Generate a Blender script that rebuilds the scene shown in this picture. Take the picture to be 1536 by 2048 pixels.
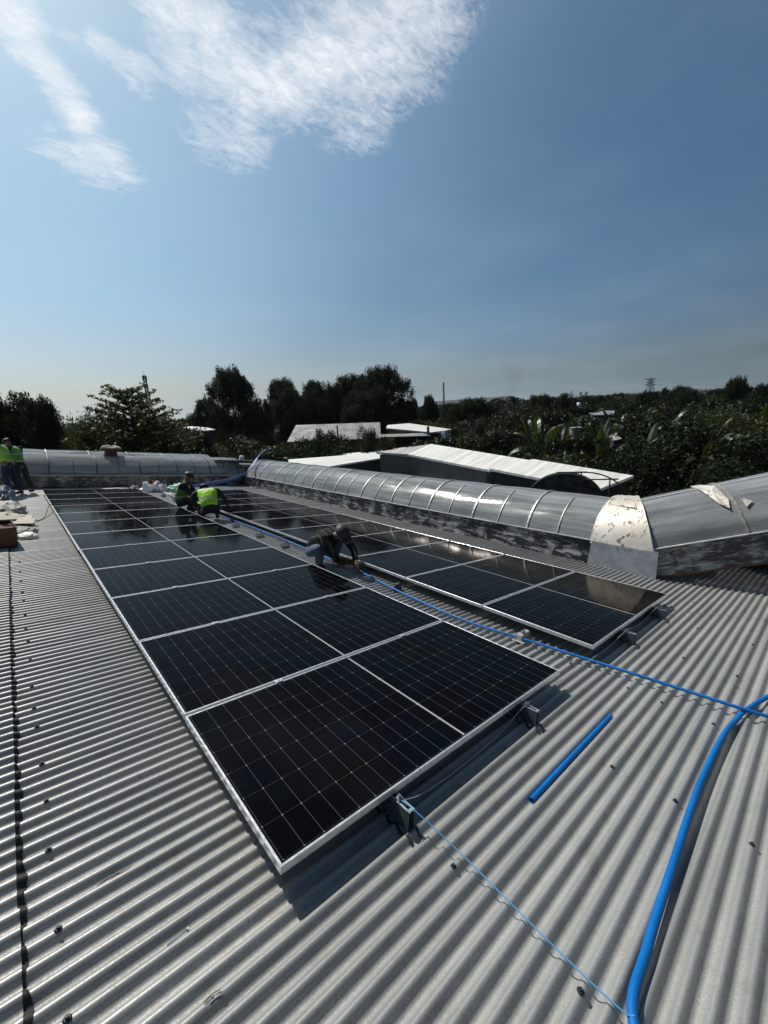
import bpy, bmesh, math, random
import numpy as np
from mathutils import Matrix, Vector

S = bpy.context.scene
for o in list(bpy.data.objects):
    bpy.data.objects.remove(o)
COL = S.collection
PI = math.pi
R = math.radians

# ------------------------------------------------------------------ camera
# "roof frame": x down the roof slope (across the panels), y along the rows, z normal to the roof.
TILT = R(8.065)
MR = Matrix.Rotation(TILT, 4, 'Y')
RC = [[0.7394366, -0.6712354, 0.0517354],
      [-0.0601724, -0.1424342, -0.9879736],
      [0.6705317, 0.7274307, -0.1457109]]
CAM_R = Vector((-0.673116, -1.201713, 1.575759))
FPX = 821.947
m3 = Matrix(((RC[0][0], -RC[1][0], -RC[2][0]),
             (RC[0][1], -RC[1][1], -RC[2][1]),
             (RC[0][2], -RC[1][2], -RC[2][2])))
cam_d = bpy.data.cameras.new('camera')
cam = bpy.data.objects.new('camera', cam_d)
COL.objects.link(cam)
cam.matrix_world = MR @ (Matrix.Translation(CAM_R) @ m3.to_4x4())
cam_d.sensor_fit = 'VERTICAL'
cam_d.sensor_height = 24.0
cam_d.sensor_width = 18.0
cam_d.lens = FPX / 2048 * 24.0
cam_d.clip_start = 0.02
cam_d.clip_end = 20000
S.camera = cam
CAM_W = MR @ CAM_R

def ray(u, v):
    d = Vector(((u - 768) / FPX, (v - 1024) / FPX, 1.0))
    r = Vector([sum(RC[k][i] * d[k] for k in range(3)) for i in range(3)])
    return (MR.to_3x3() @ r)

def P(u, v, D):
    """world point seen at (u,v) at a horizontal distance D"""
    r = ray(u, v)
    h = math.hypot(r.x, r.y)
    return CAM_W + r * (D / h)

def W(x, y, z=0.0):
    return MR @ Vector((x, y, z))

# ------------------------------------------------------------------ light
EXPOSURE = 0.0
SUN_DIR = MR.to_3x3() @ Vector((-0.179, 0.588, 0.789)).normalized()
elev = math.asin(SUN_DIR.z)
sl = bpy.data.lights.new('sun', 'SUN')
sl.energy = 5.0
sl.angle = R(0.5)
sl.color = (1.0, 0.95, 0.87)
so = bpy.data.objects.new('sun', sl)
COL.objects.link(so)
so.rotation_euler = SUN_DIR.to_track_quat('Z', 'Y').to_euler()
so.location = (0, 0, 20)

wd = bpy.data.worlds.new('World')
S.world = wd
wd.use_nodes = True
nt = wd.node_tree
nt.nodes.clear()
class NB:
    def __init__(s, nt): s.nt = nt
    def n(s, t, **k):
        nd = s.nt.nodes.new(t)
        ins = k.pop('ins', {})
        for a, b in k.items(): setattr(nd, a, b)
        for a, b in ins.items():
            if isinstance(b, bpy.types.NodeSocket): s.nt.links.new(b, nd.inputs[a])
            else: nd.inputs[a].default_value = b
        return nd
    def math(s, op, a, b=None, c=None, clamp=False):
        nd = s.nt.nodes.new('ShaderNodeMath'); nd.operation = op; nd.use_clamp = clamp
        for i, q in enumerate((a, b, c)):
            if q is None: continue
            if isinstance(q, bpy.types.NodeSocket): s.nt.links.new(q, nd.inputs[i])
            else: nd.inputs[i].default_value = q
        return nd.outputs[0]
    def mix(s, f, a, b, blend='MIX'):
        nd = s.nt.nodes.new('ShaderNodeMix'); nd.data_type = 'RGBA'; nd.blend_type = blend
        for i, q in ((0, f), (6, a), (7, b)):
            if isinstance(q, bpy.types.NodeSocket): s.nt.links.new(q, nd.inputs[i])
            elif i and len(q) == 3: nd.inputs[i].default_value = (*q, 1)
            else: nd.inputs[i].default_value = q
        return nd.outputs[2]
    def ramp(s, f, lo, hi, a=0.0, b=1.0, smooth=True):
        nd = s.nt.nodes.new('ShaderNodeMapRange')
        nd.interpolation_type = 'SMOOTHSTEP' if smooth else 'LINEAR'
        s.nt.links.new(f, nd.inputs[0])
        for i, q in ((1, lo), (2, hi), (3, a), (4, b)): nd.inputs[i].default_value = q
        return nd.outputs[0]
    def noise(s, vec, scale, detail=4, rough=0.55, dist=0.0):
        nd = s.nt.nodes.new('ShaderNodeTexNoise')
        if vec is not None: s.nt.links.new(vec, nd.inputs['Vector'])
        nd.inputs['Scale'].default_value = scale; nd.inputs['Detail'].default_value = detail
        nd.inputs['Roughness'].default_value = rough; nd.inputs['Distortion'].default_value = dist
        return nd.outputs[0]
    def mapping(s, vec, loc=(0, 0, 0), rot=(0, 0, 0), scale=(1, 1, 1), typ='POINT'):
        nd = s.nt.nodes.new('ShaderNodeMapping'); nd.vector_type = typ
        s.nt.links.new(vec, nd.inputs[0])
        nd.inputs[1].default_value = loc; nd.inputs[2].default_value = rot; nd.inputs[3].default_value = scale
        return nd.outputs[0]

b = NB(nt)
sky = b.n('ShaderNodeTexSky', sky_type='NISHITA', sun_disc=False, sun_elevation=elev,
          sun_rotation=math.atan2(SUN_DIR.x, SUN_DIR.y), altitude=0, air_density=1.0, dust_density=1.6, ozone_density=3.0)
tc = b.n('ShaderNodeTexCoord')
sep0 = b.n('ShaderNodeSeparateXYZ', ins={0: tc.outputs['Generated']})
lift = b.n('ShaderNodeCombineXYZ', ins={0: sep0.outputs[0], 1: sep0.outputs[1], 2: b.math('MAXIMUM', sep0.outputs[2], 0.07)})
nt.links.new(b.n('ShaderNodeVectorMath', operation='NORMALIZE', ins={0: lift.outputs[0]}).outputs[0], sky.inputs[0])
sep = b.n('ShaderNodeSeparateXYZ', ins={0: tc.outputs['Generated']})
den = b.math('ADD', b.math('MAXIMUM', sep.outputs[2], 0.0), 0.15)
cmb = b.n('ShaderNodeCombineXYZ', ins={0: b.math('DIVIDE', sep.outputs[0], den), 1: b.math('DIVIDE', sep.outputs[1], den), 2: 0.0})
pv = cmb.outputs[0]
# warp the cloud plane a little so that the banks get torn edges
wn = b.nt.nodes.new('ShaderNodeTexNoise'); wn.inputs['Scale'].default_value = 7.0; wn.inputs['Detail'].default_value = 4
nt.links.new(pv, wn.inputs['Vector'])
wv = b.n('ShaderNodeVectorMath', operation='MULTIPLY_ADD', ins={0: wn.outputs['Color'], 1: (0.11, 0.11, 0), 2: pv})
pw = b.n('ShaderNodeVectorMath', operation='SUBTRACT', ins={0: wv.outputs[0], 1: (0.055, 0.055, 0)}).outputs[0]
ELL = [(.18, 1.215, .075, .035, 50, 1.0), (.225, 1.29, .085, .036, 52, 1.0), (.29, 1.40, .10, .04, 58, .95), (.345, 1.50, .09, .06, 60, .8), (.40, 1.56, .07, .035, 30, .6),
       (.86, .73, .08, .07, -50, .6), (.33, 1.55, .12, .07, 15, .72), (.62, 1.27, .12, .09, 50, .55), (.88, 1.03, .10, .08, 45, .5), (.34, 1.18, .10, .03, -10, .55), (.38, 1.21, .05, .03, 60, .5),
       (.42, 1.03, .10, .05, 55, .85), (.46, 1.10, .10, .05, 60, .8), (.50, 1.03, .11, .07, 40, .95), (.58, 1.08, .13, .09, 50, .95), (.63, 1.20, .11, .06, 45, .75),
       (.66, 1.03, .14, .10, -40, 1.1), (.70, .93, .12, .09, -50, 1.1), (.77, .85, .15, .10, -55, 1.05), (.80, .74, .12, .09, -50, .9), (.84, .90, .14, .09, -50, .75), (.89, .98, .09, .05, 45, .62),
       (.57, .92, .10, .03, -35, .4), (.74, 1.02, .14, .08, -40, .6)]
tot = None
for (cx, cy, rx, ry, an, st) in ELL:
    mp = b.mapping(pw, (cx, cy, 0), (0, 0, R(an)), (rx * 1.55, ry * 1.75, 1), 'TEXTURE')
    ln = b.n('ShaderNodeVectorMath', operation='LENGTH', ins={0: mp}).outputs['Value']
    g = b.ramp(ln, 0.0, 1.15, st, 0.0)
    tot = g if tot is None else b.math('MAXIMUM', tot, g)
fil = b.noise(b.mapping(pv, rot=(0, 0, R(-38)), scale=(1.0, 1.8, 1)), 9, 9, 0.64, 1.1)
fin = b.noise(b.mapping(pv, rot=(0, 0, R(50)), scale=(1.0, 1.7, 1)), 34, 6, 0.60, 0.9)
tex = b.math('ADD', b.math('MULTIPLY', b.math('SUBTRACT', fil, .5), 1.5), b.math('MULTIPLY', b.math('SUBTRACT', fin, .5), .95))
dens = b.math('ADD', tot, b.math('MULTIPLY', tex, b.ramp(tot, 0.0, .25, 0.0, 1.0)))
dens = b.ramp(dens, 0.08, 1.25, 0.0, 0.92, False)
veil = b.ramp(b.noise(pv, 1.3, 4, 0.5), 0.35, 0.8, 0.0, 0.05)
dens = b.math('MAXIMUM', dens, veil)
# the air glows towards the sun and deepens away from it
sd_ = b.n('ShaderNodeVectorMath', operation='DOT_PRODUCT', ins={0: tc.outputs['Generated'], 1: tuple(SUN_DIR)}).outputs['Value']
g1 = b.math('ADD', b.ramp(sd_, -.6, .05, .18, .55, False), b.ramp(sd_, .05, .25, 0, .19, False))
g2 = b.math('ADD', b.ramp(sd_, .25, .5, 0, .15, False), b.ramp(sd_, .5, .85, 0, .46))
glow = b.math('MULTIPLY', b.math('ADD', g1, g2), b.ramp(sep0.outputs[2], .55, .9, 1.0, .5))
tint = b.mix(b.ramp(sep0.outputs[2], .02, .3), (1.03, 1.0, 1.05), (.80, 1.0, 1.05))
tint = b.mix(1.0, tint, b.mix(b.ramp(sd_, .1, .85), (.84, .96, 1.03), (1.04, 1.01, .91)), 'MULTIPLY')
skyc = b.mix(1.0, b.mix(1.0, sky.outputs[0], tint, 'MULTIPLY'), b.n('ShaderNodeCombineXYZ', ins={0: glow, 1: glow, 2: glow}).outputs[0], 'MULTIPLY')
col = b.mix(dens, skyc, (11.5, 11.8, 12.4))
bg = b.n('ShaderNodeBackground', ins={0: col, 1: 0.080})
out = b.n('ShaderNodeOutputWorld', ins={0: bg.outputs[0]})

S.view_settings.view_transform = 'Standard'
S.view_settings.look = 'None'
S.view_settings.gamma = 1
S.view_settings.exposure = EXPOSURE
S.view_settings.use_curve_mapping = False
S.cycles.max_bounces = 6
S.cycles.transparent_max_bounces = 24
S.cycles.use_denoising = True

# ------------------------------------------------------------------ materials
MATS = {}
def mat(name, base=(.5, .5, .5), rough=.5, metal=0.0, spec=0.5, nscale=None, namp=0.25, bump=0.0, bscale=60, fn=None, **kw):
    if name in MATS: return MATS[name]
    m = bpy.data.materials.new(name); m.use_nodes = True
    t = m.node_tree; bs = t.nodes['Principled BSDF']; q = NB(t)
    bs.inputs['Base Color'].default_value = (*base, 1)
    bs.inputs['Roughness'].default_value = rough
    bs.inputs['Metallic'].default_value = metal
    bs.inputs['Specular IOR Level'].default_value = spec
    for k, v in kw.items(): bs.inputs[k].default_value = v
    tcn = q.n('ShaderNodeTexCoord')
    oc = tcn.outputs['Object']
    if nscale:
        nz = q.noise(oc, nscale, 5, 0.6)
        lo = tuple(c * (1 - namp) for c in base); hi = tuple(min(1, c * (1 + namp)) for c in base)
        c = q.mix(q.ramp(nz, .3, .7), lo, hi)
        t.links.new(c, bs.inputs['Base Color'])
        t.links.new(q.ramp(nz, .3, .7, max(0, rough - .08), min(1, rough + .08)), bs.inputs['Roughness'])
    if bump:
        bn = q.n('ShaderNodeBump', ins={'Strength': bump, 'Distance': 0.01, 'Height': q.noise(oc, bscale, 4, 0.6)})
        t.links.new(bn.outputs[0], bs.inputs['Normal'])
    if fn: fn(m, t, q, bs, oc)
    MATS[name] = m
    return m

PITCH = .0757; AMP = .0156; RZ = -.1598; H3 = .05       # crest plane = RZ + AMP * (1 - H3)
def f_roof(m, t, q, bs, oc):
    spangle = t.nodes.new('ShaderNodeTexVoronoi'); spangle.inputs['Scale'].default_value = 260
    t.links.new(oc, spangle.inputs['Vector'])
    grain = q.noise(oc, 420, 2, .6)
    dirt = q.noise(q.mapping(oc, scale=(.35, 3.0, 1)), 2.2, 6, .62)
    blot = q.noise(oc, 9, 5, .65)
    sp = q.n('ShaderNodeSeparateColor', ins={0: spangle.outputs['Color']}).outputs[0]
    c = q.mix(q.ramp(dirt, .32, .72), (.345, .35, .345), (.50, .50, .485))
    c = q.mix(q.math('MULTIPLY', q.ramp(blot, .50, .75), .5), c, (.24, .22, .185))
    c = q.mix(q.math('ADD', q.math('MULTIPLY', sp, .34), q.math('MULTIPLY', grain, .40)), c, (.16, .165, .165))
    streak = q.ramp(q.noise(q.mapping(oc, scale=(.5, 26, 1)), 3.0, 4, .7), .64, .78)
    c = q.mix(q.math('MULTIPLY', streak, .5), c, (.14, .115, .09))
    t.links.new(c, bs.inputs['Base Color'])
    zz = q.n('ShaderNodeSeparateXYZ', ins={0: oc}).outputs[2]
    rg = q.math('ADD', q.ramp(q.math('ADD', q.math('MULTIPLY', blot, .6), q.math('MULTIPLY', sp, .35)), .2, .75, .34, .52), q.ramp(zz, RZ + AMP * .9, RZ - AMP * .2, 0, .26))
    t.links.new(rg, bs.inputs['Roughness'])
    bn = q.n('ShaderNodeBump', ins={'Strength': .35, 'Distance': 0.0009, 'Height': q.math('ADD', grain, q.math('MULTIPLY', q.noise(oc, 90, 3), 1.2))})
    t.links.new(bn.outputs[0], bs.inputs['Normal'])
ROOF = mat('galvanised_corrugated', rough=.45, metal=.38, fn=f_roof, **{'Coat Weight': .30, 'Coat Roughness': .16})

def f_cell(m, t, q, bs, oc):
    sp = q.n('ShaderNodeSeparateXYZ', ins={0: oc})
    X, Y = sp.outputs[0], sp.outputs[1]
    LX, LY = 2.336, 1.134
    px = (LX / 2 - .022 - .010) / 12; py = (LY - .044) / 6
    # mirror about the centre line
    ax = q.math('SUBTRACT', q.math('ABSOLUTE', q.math('SUBTRACT', X, LX / 2)), .010)
    def line(coord, pitch, half):
        a = q.math('DIVIDE', coord, pitch); fr = q.math('FRACT', a)
        d = q.math('MINIMUM', fr, q.math('SUBTRACT', 1.0, fr))
        return q.math('LESS_THAN', q.math('MULTIPLY', d, pitch), half), q.math('MULTIPLY', d, pitch)
    lx, dx = line(ax, px, .0011)
    yy = q.math('SUBTRACT', Y, .022)
    ly, dy = line(yy, py, .0010)
    dot = q.math('LESS_THAN', q.math('ADD', dx, dy), .0042)
    bbar, _ = line(q.math('ADD', yy, py / 32), py / 16, .0005)
    mid = q.math('LESS_THAN', q.math('ADD', ax, .010), .0045)
    edge = q.math('MAXIMUM', q.math('GREATER_THAN', ax, px * 12 + .0005),
                  q.math('GREATER_THAN', q.math('ABSOLUTE', q.math('SUBTRACT', Y, LY / 2)), py * 3 + .0005))
    var = q.noise(oc, 1.7, 2)
    oi = q.n('ShaderNodeObjectInfo').outputs['Random']
    base = q.mix(q.ramp(var, .35, .65), (.0012, .0010, .0016), (.0010, .0022, .0045))
    c = q.mix(q.math('MULTIPLY', bbar, .025), base, (.20, .21, .23))
    c = q.mix(q.math('MULTIPLY', ly, .09), c, (.32, .33, .34))
    c = q.mix(q.math('MULTIPLY', lx, .13), c, (.45, .46, .47))
    c = q.mix(q.math('MULTIPLY', dot, .35), c, (.60, .60, .60))
    c = q.mix(mid, c, (.42, .42, .41))
    c = q.mix(edge, c, (.004, .005, .008))
    dust = q.noise(oc, 3.1, 6, .6)
    c = q.mix(q.math('MULTIPLY', q.ramp(dust, .45, .8), .007), c, (.35, .33, .30))
    df = q.n('ShaderNodeBsdfDiffuse', ins={0: c})
    gl = q.n('ShaderNodeBsdfGlossy', ins={'Color': (.60, .56, .53, 1), 'Roughness': q.ramp(dust, .3, .8, .05, .13)})
    fr_ = q.n('ShaderNodeFresnel', ins={'IOR': 1.16})
    mx = q.n('ShaderNodeMixShader', ins={0: fr_.outputs[0], 1: df.outputs[0], 2: gl.outputs[0]})
    t.links.new(mx.outputs[0], t.nodes['Material Output'].inputs[0])
CELL = mat('panel_glass', rough=.06, spec=.10, fn=f_cell)
ALU = mat('anodised_aluminium', (.70, .70, .71), .32, .75, nscale=30, namp=.05)
GALV = mat('galvanised_steel', (.30, .33, .35), .38, .8, nscale=40, namp=.15)
DARKSTEEL = mat('dark_steel', (.05, .05, .055), .5, .5, nscale=20)

def f_glaz(m, t, q, bs, oc):
    n1 = q.noise(q.mapping(oc, scale=(1.6, .10, 1.6)), 3.2, 5, .62)
    n3 = q.noise(q.mapping(oc, scale=(1, .6, 1)), 2.0, 6, .65)
    n2 = q.noise(oc, 28, 4, .6)
    c = q.mix(q.ramp(n1, .3, .75), (.25, .27, .285), (.44, .46, .47))
    c = q.mix(q.math('MULTIPLY', q.ramp(n2, .55, .75), .4), c, (.34, .34, .32))
    t.links.new(c, bs.inputs['Base Color'])
    t.links.new(q.ramp(n1, .3, .7, .08, .22), bs.inputs['Roughness'])
    bn = q.n('ShaderNodeBump', ins={'Strength': .35, 'Distance': .03, 'Height': q.noise(q.mapping(oc, scale=(1, .35, 1)), 3.5, 3)})
    t.links.new(bn.outputs[0], bs.inputs['Normal'])
    tr = q.n('ShaderNodeBsdfTransparent', ins={0: (.62, .66, .68, 1)})
    tl = q.n('ShaderNodeBsdfTranslucent', ins={0: (.30, .32, .33, 1)})
    m0 = q.n('ShaderNodeMixShader', ins={0: .22, 1: bs.outputs[0], 2: tl.outputs[0]})
    mx = q.n('ShaderNodeMixShader', ins={0: q.ramp(q.math('ADD', q.math('MULTIPLY', n1, .6), q.math('MULTIPLY', n3, .4)), .35, .65, .58, .88), 1: tr.outputs[0], 2: m0.outputs[0]})
    t.links.new(mx.outputs[0], t.nodes['Material Output'].inputs[0])
GLAZ = mat('aged_polycarbonate', rough=.2, spec=.6, fn=f_glaz)

def f_tar(m, t, q, bs, oc):
    a = q.noise(q.mapping(oc, scale=(1, .6, 2.4)), 5.0, 7, .72, .6)
    c2 = q.noise(q.mapping(oc, scale=(1, 1.2, .5)), 2.2, 3, .6)
    f = q.ramp(q.math('ADD', q.math('MULTIPLY', a, .75), q.math('MULTIPLY', c2, .32)), .50, .66)
    t.links.new(q.mix(f, (.012, .014, .020), (.34, .34, .335)), bs.inputs['Base Color'])
    t.links.new(q.ramp(f, 0, 1, .32, .7), bs.inputs['Roughness'])
    bn = q.n('ShaderNodeBump', ins={'Strength': .5, 'Distance': .02, 'Height': a})
    t.links.new(bn.outputs[0], bs.inputs['Normal'])
TAR = mat('tarred_sheet', rough=.5, fn=f_tar)

def f_collar(m, t, q, bs, oc):
    n1 = q.noise(oc, 5, 7, .7, .6)
    n2 = q.noise(q.mapping(oc, scale=(1, 1.6, 1)), 13, 5, .7)
    f = q.math('MULTIPLY', q.ramp(n1, .53, .57), q.ramp(n2, .48, .54))
    c = q.mix(q.ramp(q.noise(oc, 2.5, 4), .3, .7), (.50, .46, .40), (.60, .57, .52))
    t.links.new(q.mix(f, c, (.12, .085, .06)), bs.inputs['Base Color'])
COLLAR = mat('weathered_flashing', rough=.5, metal=.2, fn=f_collar)
FLASH = mat('plain_flashing', (.30, .32, .34), .5, .4, nscale=6, namp=.15)
BLUEP = mat('blue_pipe', (.0, .115, .38), .5, spec=.3, nscale=5, namp=.12)
BLUEC = mat('blue_cord', (.05, .26, .55), .5)
GREYC = mat('grey_cable', (.28, .31, .36), .5)
BLACK = mat('black_rubber', (.012, .012, .012), .6)
WHITE_ROOF = None
def f_wroof(m, t, q, bs, oc):
    wv = t.nodes.new('ShaderNodeTexWave'); wv.inputs['Scale'].default_value = 1.3
    wv.inputs['Distortion'].default_value = 0.4; wv.bands_direction = 'Y'
    t.links.new(oc, wv.inputs['Vector'])
    n1 = q.noise(q.mapping(oc, scale=(.3, 3, 1)), 1.5, 6, .65)
    c = q.mix(q.ramp(n1, .3, .7), (.56, .55, .52), (.78, .78, .76))
    c = q.mix(q.math('MULTIPLY', q.ramp(wv.outputs[1], .3, .9), .22), c, (.38, .36, .33))
    t.links.new(c, bs.inputs['Base Color'])
WROOF = mat('white_roof_sheet', rough=.5, metal=.0, fn=f_wroof)
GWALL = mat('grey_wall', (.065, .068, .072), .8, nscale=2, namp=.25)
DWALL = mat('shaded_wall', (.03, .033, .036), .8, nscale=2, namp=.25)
ZROOF = mat('old_zinc_roof', (.25, .25, .25), .5, .2, nscale=1.2, namp=.25)
CARD = mat('cardboard', (.36, .22, .12), .85, nscale=6, namp=.25)
CARD2 = mat('pale_card', (.36, .33, .28), .8, nscale=6, namp=.2)
PLASTW = mat('white_plastic_sheet', (.72, .74, .76), .3, nscale=9, namp=.12)
PLASTG = mat('green_plastic_sheet', (.30, .60, .42), .35, nscale=9, namp=.15)
PLASTV = mat('grey_plastic_sheet', (.16, .16, .20), .3, nscale=9, namp=.25)
TARP = mat('grey_tarpaulin', (.20, .21, .19), .7, nscale=7, namp=.3)

# ------------------------------------------------------------------ helpers
def tag(o, label=None, cat=None, group=None, kind=None):
    if label: o['label'] = label
    if cat: o['category'] = cat
    if group: o['group'] = group
    if kind: o['kind'] = kind
    return o
def empty(name, mw=None, label=None, cat=None, group=None):
    o = bpy.data.objects.new(name, None); COL.objects.link(o)
    o.empty_display_size = .1
    if mw is not None: o.matrix_world = mw
    return tag(o, label, cat, group)
def link(name, me, m=None, parent=None, mw=None):
    if m is not None:
        for k in (m if isinstance(m, (list, tuple)) else [m]): me.materials.append(k)
    o = bpy.data.objects.new(name, me); COL.objects.link(o)
    if parent is not None: o.parent = parent
    if mw is not None:
        if parent is None: o.matrix_world = mw
        else: o.matrix_local = mw
    return o
def obj(name, bm, m=None, parent=None, mw=None, smooth=False, angle=None):
    me = bpy.data.meshes.new(name); bm.to_mesh(me); bm.free()
    if smooth:
        me.polygons.foreach_set('use_smooth', [True] * len(me.polygons))
        if angle: 
            try: me.set_sharp_from_angle(angle=R(angle))
            except Exception: pass
    return link(name, me, m, parent, mw)
def npmesh(name, verts, quads):
    verts = np.asarray(verts, dtype=np.float32); quads = np.asarray(quads, dtype=np.int32)
    me = bpy.data.meshes.new(name)
    me.vertices.add(len(verts)); me.vertices.foreach_set('co', verts.ravel())
    k = quads.shape[1]
    me.loops.add(quads.size); me.loops.foreach_set('vertex_index', quads.ravel())
    me.polygons.add(len(quads)); me.polygons.foreach_set('loop_start', np.arange(len(quads), dtype=np.int32) * k)
    try: me.polygons.foreach_set('loop_total', np.full(len(quads), k, dtype=np.int32))
    except Exception: pass
    me.update(); me.validate()
    return me
def box(bm, c, s, rz=0.0, bev=0.0, mw=None):
    M = Matrix.Translation(c) @ Matrix.Rotation(rz, 4, 'Z') @ Matrix.Diagonal((*s, 1))
    if mw is not None: M = mw @ M
    r = bmesh.ops.create_cube(bm, size=1, matrix=M)
    if bev:
        es = list({e for v in r['verts'] for e in v.link_edges})
        bmesh.ops.bevel(bm, geom=es, offset=bev, segments=2, affect='EDGES')
def tube(bm, pts, rad, seg=8, caps=True):
    pts = [Vector(p) for p in pts]; n = len(pts)
    if not isinstance(rad, (list, tuple)): rad = [rad] * n
    t0 = (pts[1] - pts[0]).normalized()
    up = Vector((0, 0, 1)) if abs(t0.z) < .9 else Vector((1, 0, 0))
    nx = t0.cross(up).normalized(); rings = []
    for i in range(n):
        t = (pts[min(i + 1, n - 1)] - pts[max(i - 1, 0)])
        if t.length < 1e-9: t = t0
        t.normalize()
        nx = (nx - t * nx.dot(t)).normalized(); ny = t.cross(nx)
        rings.append([bm.verts.new(pts[i] + (nx * math.cos(a) + ny * math.sin(a)) * rad[i]) for a in [2 * PI * k / seg for k in range(seg)]])
    for i in range(n - 1):
        for k in range(seg):
            bm.faces.new((rings[i][k], rings[i][(k + 1) % seg], rings[i + 1][(k + 1) % seg], rings[i + 1][k]))
    if caps:
        bm.faces.new(list(reversed(rings[0]))); bm.faces.new(rings[-1])
def spline(pts, n=8):
    pts = [Vector(p) for p in pts]; out = []
    for i in range(len(pts) - 1):
        p0 = pts[max(i - 1, 0)]; p1 = pts[i]; p2 = pts[i + 1]; p3 = pts[min(i + 2, len(pts) - 1)]
        for k in range(n):
            t = k / n
            out.append(.5 * ((2 * p1) + (p2 - p0) * t + (2 * p0 - 5 * p1 + 4 * p2 - p3) * t * t + (3 * p1 - p0 - 3 * p2 + p3) * t ** 3))
    out.append(pts[-1]); return out
def slab(bm, corners, th, down=Vector((0, 0, -1))):
    t = [bm.verts.new(Vector(c)) for c in corners]; lo = [bm.verts.new(Vector(c) + down * th) for c in corners]
    n = len(t); bm.faces.new(t); bm.faces.new(list(reversed(lo)))
    for i in range(n): bm.faces.new((t[(i + 1) % n], t[i], lo[i], lo[(i + 1) % n]))
    bmesh.ops.recalc_face_normals(bm, faces=bm.faces)
def copy_tree(o, parent=None):
    c = o.copy(); COL.objects.link(c)
    if parent is not None:
        c.parent = parent; c.matrix_parent_inverse = o.matrix_parent_inverse.copy()
    for ch in CH.get(o.name, []): copy_tree(ch, c)
    return c
CH = {}
def reg(root):
    """remember the children of a prototype so that it can be copied"""
    def rec(o):
        CH[o.name] = [c for c in bpy.data.objects if c.parent is o]
        for c in CH[o.name]: rec(c)
    rec(root)
def RM(x, y, z, rz=0.0):
    """matrix of a thing standing in the roof frame"""
    return MR @ Matrix.Translation((x, y, z)) @ Matrix.Rotation(rz, 4, 'Z')
def WM(p, rz=0.0, s=(1, 1, 1)):
    return Matrix.Translation(p) @ Matrix.Rotation(rz, 4, 'Z') @ Matrix.Diagonal((*s, 1))

GROUND = -5.6
# ------------------------------------------------------------------ ground
bm = bmesh.new()
bmesh.ops.create_grid(bm, x_segments=60, y_segments=60, size=3700, matrix=Matrix.Translation((0, 0, GROUND)))
def f_gr(m, t, q, bs, oc):
    n = q.noise(oc, .35, 8, .65); n2 = q.noise(oc, .02, 5, .6)
    c = q.mix(q.ramp(n, .35, .65), (.015, .022, .010), (.045, .040, .026))
    c = q.mix(q.ramp(n2, .4, .7), c, (.035, .05, .022))
    t.links.new(c, bs.inputs['Base Color'])
gr = obj('ground', bm, mat('earth_and_grass', rough=.95, spec=.1, fn=f_gr)); tag(gr, kind='structure')

# ------------------------------------------------------------------ our roof
PH = .788
def corr(y):
    t = 2 * PI * (y - PH) / PITCH
    return RZ + AMP * (math.cos(t) - H3 * math.cos(3 * t))
def corrugated(name, x0, x1, y0, y1, zoff, nx, parent, lapn=10, seed=1, xshift=0.0):
    rnd = np.random.RandomState(seed)
    V = []; F = []; base = 0
    k0 = int(math.floor((y0 - PH) / PITCH)); k1 = int(math.ceil((y1 - PH) / PITCH))
    xs = np.linspace(x0, x1, nx + 1)
    k = k0
    while k < k1:
        ke = min(k + lapn, k1)
        ya = PH + (k - .25) * PITCH; yb = PH + (ke + .18) * PITCH
        n = (ke - k) * 16 + 8
        ys = np.linspace(ya, yb, n)
        lift = np.linspace(.0002, .0046, n)
        wob = rnd.uniform(-.0012, .0012)
        th = 2 * PI * (ys - PH) / PITCH
        Z = RZ + AMP * (np.cos(th) - H3 * np.cos(3 * th)) + lift + zoff
        wav = .0012 * np.sin(xs * 2.1 + rnd.uniform(0, 6))
        xe = xs.copy(); xe[-1] += rnd.uniform(-.006, .006)
        G = np.zeros((len(xs), n, 3)); G[:, :, 0] = xe[:, None]; G[:, :, 1] = ys[None, :] + .0015 * np.sin(xs * 1.3 + k)[:, None]; G[:, :, 2] = Z[None, :] + wav[:, None] + wob
        V.append(G.reshape(-1, 3))
        i, j = np.meshgrid(np.arange(len(xs) - 1), np.arange(n - 1), indexing='ij'); i = i.ravel(); j = j.ravel()
        a = base + i * n + j
        F.append(np.stack([a, a + n, a + n + 1, a + 1], 1))
        base += len(xs) * n
        k = ke
    me = npmesh(name, np.concatenate(V), np.concatenate(F))
    me.polygons.foreach_set('use_smooth', [True] * len(me.polygons))
    return link(name, me, ROOF, parent)
roof = empty('factory_roof', MR.copy(), 'grey corrugated metal roof in the foreground carrying the solar panels', 'roof')
corrugated('roof_sheet', -.745 - .03, 12.5, -3.2, 22, 0, 26, roof)
tag(corrugated('roof_sheet', -7.0, -.742, -3.2, 22, .0125, 12, roof, seed=5), 'paler roof sheets lapping over the main run at the left')
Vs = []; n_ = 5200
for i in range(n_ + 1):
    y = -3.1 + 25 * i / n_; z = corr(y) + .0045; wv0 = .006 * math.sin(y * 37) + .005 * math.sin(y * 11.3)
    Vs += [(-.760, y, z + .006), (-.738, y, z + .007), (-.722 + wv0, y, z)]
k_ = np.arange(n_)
me_ = npmesh('lap_seal_and_shade', Vs, np.concatenate([np.stack([3 * k_ + j, 3 * k_ + j + 1, 3 * k_ + j + 4, 3 * k_ + j + 3], 1) for j in (0, 1)]))
link('lap_seal_and_shade', me_, mat('seal_and_shade_black', (.012, .013, .015), .7, nscale=30, namp=.4), roof)  # black strip: sealant plus the shadow band beside the lapping sheet, as colour
bm = bmesh.new(); box(bm, (2.75, 9.4, -.45), (19.4, 25.0, .5)); obj('roof_deck', bm, DWALL, roof)
bm = bmesh.new()
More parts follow.
